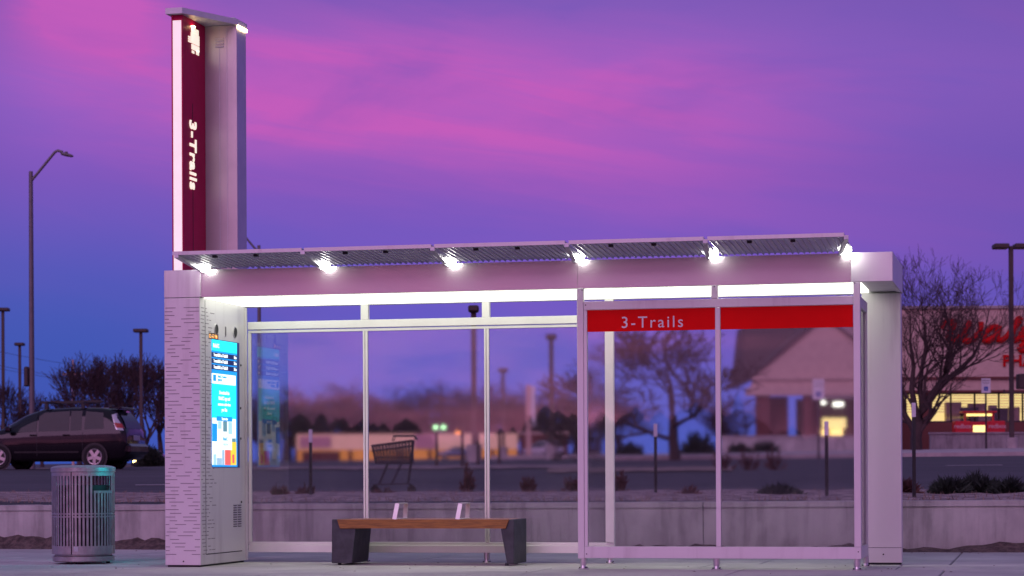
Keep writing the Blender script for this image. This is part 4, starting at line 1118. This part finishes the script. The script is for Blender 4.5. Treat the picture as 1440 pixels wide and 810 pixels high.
# shrubs
def shrub_mesh(seed, w, h, n, dens=1.0, mname='shrub', bl=.14, droop=.0):
    rng = random.Random(seed); b = MB()
    for i in range(n):
        x = rng.gauss(0, .36) * w; y = rng.gauss(0, .3) * w * .6; lim = h * max(.15, 1 - (x / w) ** 2 * 1.6) * rng.uniform(.35, 1.2)
        p = Vector((x * .55, y * .55, 0)); d = Vector((x * 1.1, y, lim)).normalized(); p2 = p + d * lim * 1.0
        b.tube([p, (p + p2) / 2 + Vector((rng.uniform(-.03, .03), rng.uniform(-.03, .03), 0)), p2], [.006, .005, .002], 3, 0, False)
        for k in range(9):
            q_ = p.lerp(p2, rng.uniform(.3, 1.0)); e = (d + Vector((rng.uniform(-1, 1), rng.uniform(-1, 1), rng.uniform(-.4, .9))) * .9).normalized(); s_ = e.orthogonal().normalized() * bl * .13
            e2 = q_ + e * bl * rng.uniform(.5, 1.2); b.add([q_ - s_, q_ + s_, e2], [(0, 1, 2)])
    return b
def shrub(px, d, w, h, label, group, seed, mname='shrub', n=260, bl=.14, name='shrub'):
    r = thing(name, label, 'shrub', onground(px, d), YAW, group)
    shrub_mesh(seed, w, h, n, mname=mname, bl=bl).build('foliage', M[mname], r)
    b = MB(); rg = random.Random(seed)
    for k in range(5): b.tube([(rg.uniform(-.1, .1), 0, -.03), (rg.uniform(-.3, .3) * w, rg.uniform(-.1, .1), h * .6)], [.015, .006], 4, 0, False)
    b.build('stems', M['bark'], r)
    return r
shrub(1336, 28.2, .40, .15, 'dark juniper nearest the marker post on top of the wall', 'junipers on the wall', 1)
shrub(1376, 28.4, .46, .19, 'middle and tallest dark juniper of the three right of the shelter', 'junipers on the wall', 2)
shrub(1416, 28.2, .38, .13, 'dark juniper at the right edge of the photo on the wall', 'junipers on the wall', 3)
shrub(1272, 28.0, .20, .14, 'small reddish shrub tucked against the right pier', 'junipers on the wall', 9, 'drybrush', 120)
shrub(1095, 28.5, .5, .08, 'low dark juniper seen through the right front pane', 'junipers on the wall', 4)
for i, (px, d, w_, h_, s_) in enumerate(((432, 30.5, .24, .15, 'dry reddish shrub at the foot of the marker post behind the rear pane'), (658, 34, .12, .36, 'tall narrow dry shrub just left of the second rear mullion'), (742, 33, .15, .22, 'dry shrub in the third rear pane below the mast sign'), (806, 34, .3, .20, 'broad dry shrub beside the front screen post'),
        (872, 31, .12, .30, 'narrow dry shrub beside the cream end post'), (968, 30, .3, .10, 'low dry shrub in the left front pane'), (1018, 52, .4, .5, 'small red shrub on the island by the centre front mullion'), (1052, 52, .4, .5, 'small red shrub on the island, middle of right pane'), (1088, 52, .4, .5, 'small red shrub on the island below the parking sign'), (540, 31, .3, .1, 'low dry shrub under the shopping cart'), (393, 31, .16, .14, 'dry shrub seen beneath the screen reflection'))):
    shrub(px, d, w_, h_, s_, 'dry shrubs in the beds', 40 + i, 'drybrush', 34, .08, 'dry_shrub')
shrub(886, 88, .8, .5, 'rounded dark evergreen left of the spreading bare tree', 'rounded evergreens', 61, n=120, bl=.26)
shrub(982, 88, 1.0, .85, 'larger rounded dark evergreen right of the spreading tree', 'rounded evergreens', 62, n=150, bl=.26)
shrub(1040, 96, .7, .5, 'small dark bush before the pavilion planter, left one', 'rounded evergreens', 63, n=110, bl=.2)
shrub(1075, 96, 1.1, .55, 'wider dark bush before the pavilion planter, right one', 'rounded evergreens', 64, n=150, bl=.2)
shrub(212, 128, 1.1, .95, 'dark bush between the minivan and the shelter pier', 'rounded evergreens', 65, n=360, bl=.3)
# dry grass tufts in the bed behind the wall
b = MB(); rg = random.Random(5)
for i in range(5200):
    x = rg.uniform(-7, 14); y = WY + .4 + rg.random() * 5.6; zz_ = gz_world(x, y); h = rg.uniform(.02, .09)
    q_ = Vector((x, y, zz_)); e = q_ + Vector((rg.uniform(-.05, .05), rg.uniform(-.05, .05), h)); s_ = Vector((rg.uniform(.004, .008), 0, 0)); b.add([q_ - s_, q_ + s_, e], [(0, 1, 2)])
o = b.build('dry_grass', M['tan'], None, 'stuff'); tag(o, 'short dry grass and litter in the bed behind the wall', 'grass')
# leaf litter near the shelter
b = MB()
for i in range(150):
    x = rg.uniform(-3, 10); y = rg.choice((rg.uniform(-1.0, 1.3), rg.uniform(4.3, 4.95))); s_ = rg.uniform(.008, .02); a = rg.uniform(0, 6.28)
    c_, q_ = math.cos(a) * s_, math.sin(a) * s_; b.add([(x + c_, y + q_, .003), (x - q_ * .6, y + c_ * .6, .008), (x - c_, y - q_, .003), (x + q_ * .6, y - c_ * .6, .006)], [(0, 1, 2, 3)])
o = b.build('leaf_litter', M['drybrush'], None, 'stuff'); tag(o, 'scattered dry leaf litter on the concrete pavement', 'leaves')

# unseen wood added behind the viewpoint to darken low reflections in the panes
b = MB(); rg = random.Random(91)
for i in range(2600):
    a = rg.uniform(-1.5, 1.5); d = rg.uniform(120, 190); X = CX + d * math.sin(a); Y = CY - d * math.cos(a); h = rg.triangular(2.6, 6.4, 4.4) * (1 + .22 * math.sin(a * 23) + .12 * math.sin(a * 61)); w_ = rg.uniform(.5, 1.5)
    if Y > -60: continue
    prof = [(w_ * f * rg.uniform(.8, 1.2), h * zf) for f, zf in ((.3, -.02), (.8, .2), (1, .45), (.95, .7), (.7, .9), (0, 1))]; prof[-1] = (0, h)
    b.lathe(prof, 6, 0, Matrix.Translation((X, Y, -.1)) @ Matrix.Rotation(rg.uniform(0, 6), 4, 'Z'))
o = b.build('added_treeline', M['fartwig'], None, 'stuff'); tag(o, 'dark wood added out of view behind the viewpoint, mirrored in the glass', 'trees')

# ------------------------------------------------------------------ pharmacy
dP = 117.0; kP = dP / F
pp = onground(1360, dP); pp.z = 0
ph = thing('pharmacy_building', 'pale pharmacy with red script sign, brick base and gabled corner entrance', 'building', world(1360, YH, dP) * 1.0, YAW)
ph.location.z = 0
gz0 = gz(1360, dP)
def lx(px): return (px - 1360) * kP
def lz(py, px=1360): return (YH + (720 - px) * .0045 - py) / F * dP + CZ
TMf = lambda x, y, zz_: Matrix(((1, 0, 0, x), (0, 0, -1, y), (0, 1, 0, zz_), (0, 0, 0, 1)))
b = MB()
zw0, zw1, zbk, ztop = lz(594), lz(552), lz(594), lz(434)
b.box(lx(1240), lx(1900), 0, 22, zw1, ztop, 0); b.build('wall', M['stucco'], ph)
b = MB(); b.box(lx(1240), lx(1900), -.12, .4, lz(434), lz(434) + .14); b.build('parapet_coping', M['kerb'], ph)
b = MB(); b.box(lx(1240), lx(1900), -.16, -.002, lz(533), lz(530)); b.box(lx(1240), lx(1900), -.30, -.002, lz(552), lz(549)); b.build('string_course', M['brick'], ph)
b = MB(); b.box(lx(1240), lx(1900), .0, .35, gz0 - 1.0, zw0, 0); 
for px in (1301, 1480): b.box(lx(px - 7), lx(px + 7), -.05, .36, zw0 + .001, zw1 - .001)
b.box(lx(1240), lx(1260), -.02, .34, zw0 + .001, zw1 - .001)
b.build('brick_base', M['brick'], ph)
edges = [1261, 1294, 1308, 1338, 1371.5, 1405.5, 1439, 1473]
for i in range(len(edges) - 1):
    if i == 1: continue
    b = MB(); a, c = lx(edges[i]), lx(edges[i + 1])
    for x in (a, c): b.box(x - .04, x + .04, .05, .15, zw0 + .002, zw1 - .002)
    b.box(a + .041, c - .041, .06, .14, zw1 - .08, zw1 - .003); b.box(a + .041, c - .041, .06, .14, zw0 + .003, zw0 + .08)
    f = b.build('shop_window', M['darkpole'], ph)
    b = MB(); b.box(a + .042, c - .042, .09, .10, zw0 + .081, zw1 - .081); b.build('pane', M['clearglass'], f)
b = MB(); b.box(lx(1240), lx(1900), 2.6, 2.7, gz0, zw1 + .5, 0)
rg = random.Random(12)
for i in range(12):
    x = lx(rg.uniform(1262, 1470)); h = rg.uniform(.3, 1.1); b.box(x, x + rg.uniform(.3, 1.3), 1.9 + .02 * i, 2.5, zw0 - .5, zw0 + h, rg.choice((1, 2, 1, 1)))
for i in range(7): b.box(lx(1240), lx(1900), 2.55, 2.6, zw0 + .6 + i * .14, zw0 + .63 + i * .14, 1)
b.build('lit_interior', [M['store'], M['stucco'], M['shrub']], ph)
# script sign
def stroke(b, pts_, r=.17, y=-.14):
    P_ = []
    pts_ = [Vector((lx(px), 0, lz(py))) for px, py in pts_]
    n = len(pts_)
    for i in range(n - 1):
        p0_, p1_, p2_, p3_ = pts_[max(0, i - 1)], pts_[i], pts_[i + 1], pts_[min(n - 1, i + 2)]
        for k in range(5):
            u_ = k / 5; P_.append(.5 * ((2 * p1_) + (p2_ - p0_) * u_ + (2 * p0_ - 5 * p1_ + 4 * p2_ - p3_) * u_ * u_ + (3 * p1_ - p0_ - 3 * p2_ + p3_) * u_ ** 3))
    P_.append(pts_[-1])
    b.tube([(p_.x, y, p_.z) for p_ in P_], [r * (.75 + .25 * math.sin(3.14 * min(1, max(0, (i + 2) / (len(P_) + 4))))) for i in range(len(P_))], 8, 0)
b = MB()
stroke(b, [(1326, 462), (1329, 454), (1336, 452.5), (1342, 454), (1338, 464), (1334, 474), (1340, 479), (1350, 474), (1358, 462), (1363, 454), (1360, 464), (1354, 475), (1360, 480), (1370, 476), (1378, 465), (1380, 453)], .18)
stroke(b, [(1405, 461), (1396, 460), (1386, 468), (1384, 478), (1391, 479), (1400, 472), (1406, 462), (1402, 474), (1407, 479), (1414, 475)], .17)
stroke(b, [(1414, 475), (1424, 464), (1434, 452), (1433, 449), (1428, 456), (1423, 472), (1427, 479), (1434, 475)], .165)
stroke(b, [(1452, 462), (1443, 461), (1436, 470), (1440, 478), (1448, 472), (1452, 463), (1448, 482), (1440, 493), (1434, 490), (1446, 480), (1462, 470)], .165)
stroke(b, [(1462, 470), (1468, 462), (1472, 464), (1470, 478), (1478, 470)], .165)
stroke(b, [(1478, 472), (1488, 470), (1490, 462), (1483, 463), (1480, 475), (1488, 480), (1496, 474)], .165)
stroke(b, [(1498, 472), (1508, 470), (1510, 462), (1503, 463), (1500, 475), (1508, 480), (1516, 474)], .165)
stroke(b, [(1518, 480), (1523, 464), (1519, 478), (1530, 463), (1532, 468), (1530, 478), (1540, 474)], .165)
stroke(b, [(1540, 478), (1550, 462), (1555, 472), (1548, 480), (1540, 477)], .165)
b.build('script_sign', M['signred'], ph)
b = MB(); b.text('PHARMACY', TMf(lx(1410), -.06, lz(515)), 16.0 * kP / .72, 0, .05, 1.05, 'LEFT', .02, 1.0); b.build('word_sign', M['signred'], ph)
# gabled corner entrance
gx0, gx1 = 1052, 1238; ga = (1160, 440)
yf = -5.0                    # stands forward of the main wall
def LZ(py): return lz(py, 1120)
kk = (dP + yf) / dP
def gx_(px): return (720 + (px - 720) * 1 - 1360) * kP if False else ((px - 720) * (dP + yf) / F - (1360 - 720) * kP)
def gz_(py): return (YH - 1.8 - py) / F * (dP + yf) + CZ
b = MB()
poly = [(gx_(1056), gz_(545)), (gx_(1236), gz_(545)), (gx_(1236), gz_(508)), (gx_(1160), gz_(446)), (gx_(1064), gz_(523))]
b.prism(poly, yf, yf + .5); b.build('gable_wall', M['stucco'], ph)
b = MB()
b.box(gx_(1054), gx_(1238), yf - .12, yf - .002, gz_(534), gz_(528)); b.box(gx_(1050), gx_(1240), yf - .2, yf + .5, gz_(556), gz_(545.3)); b.build('entrance_beam', M['stucco'], ph)
# steep side roof running back from the gable
b = MB(); dz_ = .18
A, Bp, C = (gx_(1050), gz_(532)), (gx_(1160), gz_(442)), (gx_(1242), gz_(506))
b.add([(A[0], yf - .15, A[1]), (Bp[0], yf - .15, Bp[1]), (Bp[0], yf + 12, Bp[1]), (A[0], yf + 12, A[1]), (A[0], yf - .15, A[1] - dz_), (Bp[0], yf - .15, Bp[1] - dz_), (Bp[0], yf + 12, Bp[1] - dz_), (A[0], yf + 12, A[1] - dz_)],
      [(0, 1, 2, 3), (7, 6, 5, 4), (0, 4, 5, 1), (3, 2, 6, 7), (0, 3, 7, 4), (1, 5, 6, 2)])
b.add([(Bp[0], yf - .15, Bp[1]), (C[0], yf - .15, C[1]), (C[0], yf + 12, C[1]), (Bp[0], yf + 12, Bp[1]), (Bp[0], yf - .15, Bp[1] - dz_), (C[0], yf - .15, C[1] - dz_), (C[0], yf + 12, C[1] - dz_), (Bp[0], yf + 12, Bp[1] - dz_)],
      [(0, 1, 2, 3), (7, 6, 5, 4), (0, 4, 5, 1), (3, 2, 6, 7), (0, 3, 7, 4), (1, 5, 6, 2)])
# tall side tower roof left of the gable
b.add([(gx_(1050), yf + 1.5, gz_(532)), (gx_(1057), yf + 4, gz_(452)), (gx_(1150), yf + 4, gz_(440)), (gx_(1135), yf + 1.5, gz_(462)), (gx_(1050), yf + 8, gz_(532)), (gx_(1057), yf + 7, gz_(452)), (gx_(1150), yf + 7, gz_(440)), (gx_(1135), yf + 8, gz_(462))],
      [(0, 3, 2, 1), (1, 2, 6, 5), (4, 5, 6, 7), (0, 1, 5, 4), (2, 3, 7, 6), (0, 4, 7, 3)])
b.build('roof', M['roofshingle'], ph)
for px0_, px1_ in ((1064, 1083), (1131, 1142), (1222, 1238)):
    b = MB(); b.box(gx_(px0_), gx_(px1_), yf + .02, yf + .55, gz0 - 1.2, gz_(556.5)); b.build('brick_column', M['brick'], ph)
b = MB(); b.box(gx_(1083.5), gx_(1113), yf + 1.2, yf + 1.5, gz0 - 1.2, gz_(556.5)); b.box(gx_(1142.5), gx_(1160), yf + 1.2, yf + 1.5, gz0 - 1.2, gz_(556.5)); b.box(gx_(1160), gx_(1250), yf + 1.21, yf + 1.45, gz0 - 1.2, gz_(613)); b.build('entrance_wall', M['brick'], ph)
b = MB(); b.box(gx_(1136), gx_(1250), yf + 4.5, yf + 4.6, gz0 - 1, gz_(557), 2); b.box(gx_(1165), gx_(1178), yf + 4.2, yf + 4.45, gz_(565), gz_(560), 1); b.box(gx_(1190), gx_(1204), yf + 4.2, yf + 4.45, gz_(568), gz_(562), 1); b.box(gx_(1166), gx_(1181), yf + 4.0, yf + 4.45, gz_(612), gz_(602), 0); b.box(gx_(1186), gx_(1202), yf + 4.0, yf + 4.45, gz_(612), gz_(601), 0)
b.box(gx_(1174), gx_(1208), yf + 4.3, yf + 4.49, gz_(600), gz_(585), 3)
b.build('entrance_interior', [M['warmwhite'], M['ceil'], M['roofshingle'], M['store']], ph)

# vending kiosks under a lit canopy
pk = onground(1379, 114); kk_ = 114 / F
vk = thing('vending_kiosk', 'pair of red rental kiosks under a small lit red canopy', 'kiosk', pk, YAW)
zk = lambda py: (663.5 - py) / F * 114 + CZ - pk.z
xk_ = lambda px: (px - 1379) * kk_
for s_, (a, c) in enumerate(((1343.5, 1365), (1391.5, 1414))):
    b = MB(); b.box(xk_(a), xk_(c), 0, .8, 0, zk(592), 0, bev=.03)
    b.text('redbox', TMf(xk_((a + c) / 2), -.012, zk(602)), .30, 1, .005, 1, 'CENTER', .008); b.build('kiosk_cabinet', [M['kioskred'], M['pinksign']], vk)
b = MB(); b.box(xk_(1365.5), xk_(1391), .05, .8, 0, zk(593), 0); b.box(xk_(1369), xk_(1387), .03, .06, zk(611), zk(598), 1); b.build('kiosk_bay', [M['kioskred'], M['warmwhite']], vk)
b = MB(); b.box(xk_(1357), xk_(1359.5), .1, .25, zk(592), zk(580)); b.box(xk_(1396.5), xk_(1399), .1, .25, zk(592), zk(580)); b.box(xk_(1354), xk_(1402), -.1, .9, zk(580.5), zk(578), 0, bev=.02); b.build('canopy', M['kioskred'], vk)
b = MB(); b.box(xk_(1360.5), xk_(1396), .12, .22, zk(585), zk(581.5)); b.build('canopy_light', M['warmwhite'], vk)

# planter walls before the pharmacy
def planter(px0_, px1_, d, yt, label):
    p = onground((px0_ + px1_) / 2, d); kd = d / F; hwid = (px1_ - px0_) / 2 * kd
    h = (YH + (720 - (px0_ + px1_) / 2) * .0045 - yt) / F * d + CZ - p.z
    r = thing('planter_wall', label, 'wall', p, YAW, 'low concrete walls before the pharmacy')
    b = MB(); b.box(-hwid, hwid, 0, .35, -.3, h - .1, bev=.01); b.build('wall_body', M['wallconc'], r)
    b = MB(); b.box(-hwid - .04, hwid + .04, -.05, .40, h - .099, h, bev=.015); b.build('coping', M['kerb'], r)
planter(1309, 1520, 103, 607.5, 'low pale concrete wall before the lit shop windows')
planter(1014, 1206, 101, 612.5, 'low pale concrete wall before the gabled entrance')

# ------------------------------------------------------------------ far store and signs through the rear glass
dS = 300.0; kS = dS / F; ps = onground(572, dS)
stn = thing('long_store', 'long low store with pale tan fascia and glowing orange front', 'building', ps, YAW)
sx_ = lambda px: (px - 572) * kS
sz_ = lambda py: (667 - py) / F * dS + CZ - ps.z
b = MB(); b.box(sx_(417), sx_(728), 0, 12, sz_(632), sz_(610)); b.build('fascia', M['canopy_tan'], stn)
b = MB(); b.box(sx_(418), sx_(727), .5, 11.8, -.5, sz_(632.2)); b.build('shopfront', M['canopy_orange'], stn)
b = MB(); b.box(sx_(422), sx_(466), -.2, -.01, sz_(629), sz_(613)); b.box(sx_(583), sx_(612), -.2, -.01, sz_(631), sz_(610.5)); b.build('sign_panel', M['pinksign'], stn)
b = MB()
for px in (490, 560, 602, 690): b.box(sx_(px), sx_(px + 5), -.1, .49, -.5, sz_(632.3))
b.box(sx_(425), sx_(478), -.3, .49, -.5, sz_(634)); b.build('dark_column', M['brick'], stn)
hs_ = onground(755, 250); hsb = thing('small_shop', 'small dark shop block to the right of the long tan store', 'building', hs_, YAW)
b = MB(); b.box(-1.8, 3.4, 0, 6, -.3, 2.5); b.build('wall', M['brick'], hsb); b = MB(); b.box(-2.0, 3.6, -.2, 6.2, 2.5, 2.75); b.build('roof', M['stucco'], hsb); b = MB(); b.box(0.2, 2.8, -.05, .02, .4, 1.9); b.build('window', M['carglass'], hsb)
pm = onground(744, 150); ms = thing('mast_sign', 'tall thin pinkish mast with a small white sign box', 'sign', pm, YAW)
zm_ = lambda py: (666 - py) / F * 150 + CZ - pm.z
b = MB(); b.box(-.18, .14, -.15, .15, -.2, zm_(541)); b.build('mast', M['pink_pole'], ms); b = MB(); b.box(.15, .42, -.15, .15, zm_(600), zm_(543), bev=.03); b.build('sign_box', M['signwhite'], ms)
pt = onground(619, 320); ts = thing('traffic_signal', 'traffic signal showing green above the roof of the low store', 'traffic light', pt, YAW)
zt_ = lambda py: (666.5 - py) / F * 320 + CZ - pt.z; kt = 320 / F
b = MB(); b.tube([(3.2, 0, -.2), (3.2, 0, zt_(596))], .12, 8); b.tube([(3.2, 0, zt_(597)), (-1.6, 0, zt_(596))], .08, 8); b.build('mast_arm', M['darkpole'], ts)
for px in (613, 624):
    b = MB(); x = (px - 619) * kt; b.box(x - .35, x + .35, -.1, .2, zt_(604.5), zt_(594)); hd = b.build('signal_head', M['black'], ts)
    b = MB(); b.lathe([(.22, 0), (.14, .05), (0, .07)], 14, 0, Matrix.Translation((x, -.1, zt_(600.5))) @ Matrix.Rotation(math.pi / 2, 4, 'X')); b.build('green_lamp', M['greenlamp'], hd)
pa = onground(644, 310); r = thing('amber_beacon', 'short post with an orange lamp beside the signal', 'beacon', pa, YAW); za = (666.5 - 608.5) / F * 310 + CZ - pa.z
b = MB(); b.tube([(0, 0, -.2), (0, 0, za)], .08, 8); b.build('post', M['darkpole'], r); b = MB(); b.lathe([(.0, -.22), (.2, -.1), (.2, .1), (0, .22)], 12, 0, Matrix.Translation((0, 0, za))); b.build('lamp', M['amberlamp'], r)

# ------------------------------------------------------------------ camera and render settings
cd = bpy.data.cameras.new('camera'); cam = bpy.data.objects.new('camera', cd); col.objects.link(cam)
cd.sensor_width = 36; cd.lens = 36 * F / 1440; cd.shift_y = (YH - 405) / 1440; cd.clip_end = 5000; cd.clip_start = .1
cam.location = (CX, CY, CZ)
cam.matrix_world = Matrix.Translation((CX, CY, CZ)) @ Matrix.Rotation(YAW, 4, 'Z') @ Matrix.Rotation(math.pi / 2, 4, 'X') @ Matrix.Rotation(ROLL, 4, 'Z')
cd.dof.use_dof = True; cd.dof.focus_distance = 21.6; cd.dof.aperture_fstop = cd.lens / 20.0
sc.camera = cam
sc.view_settings.view_transform = 'Standard'; sc.view_settings.look = 'None'; sc.view_settings.exposure = 0; sc.view_settings.gamma = 1
sc.view_settings.use_curve_mapping = False
sc.render.engine = 'CYCLES'
sc.cycles.max_bounces = 8; sc.cycles.transparent_max_bounces = 24; sc.cycles.diffuse_bounces = 3; sc.cycles.glossy_bounces = 4
sc.cycles.sample_clamp_indirect = 6.0; sc.cycles.use_denoising = True; sc.cycles.caustics_reflective = False; sc.cycles.caustics_refractive = True
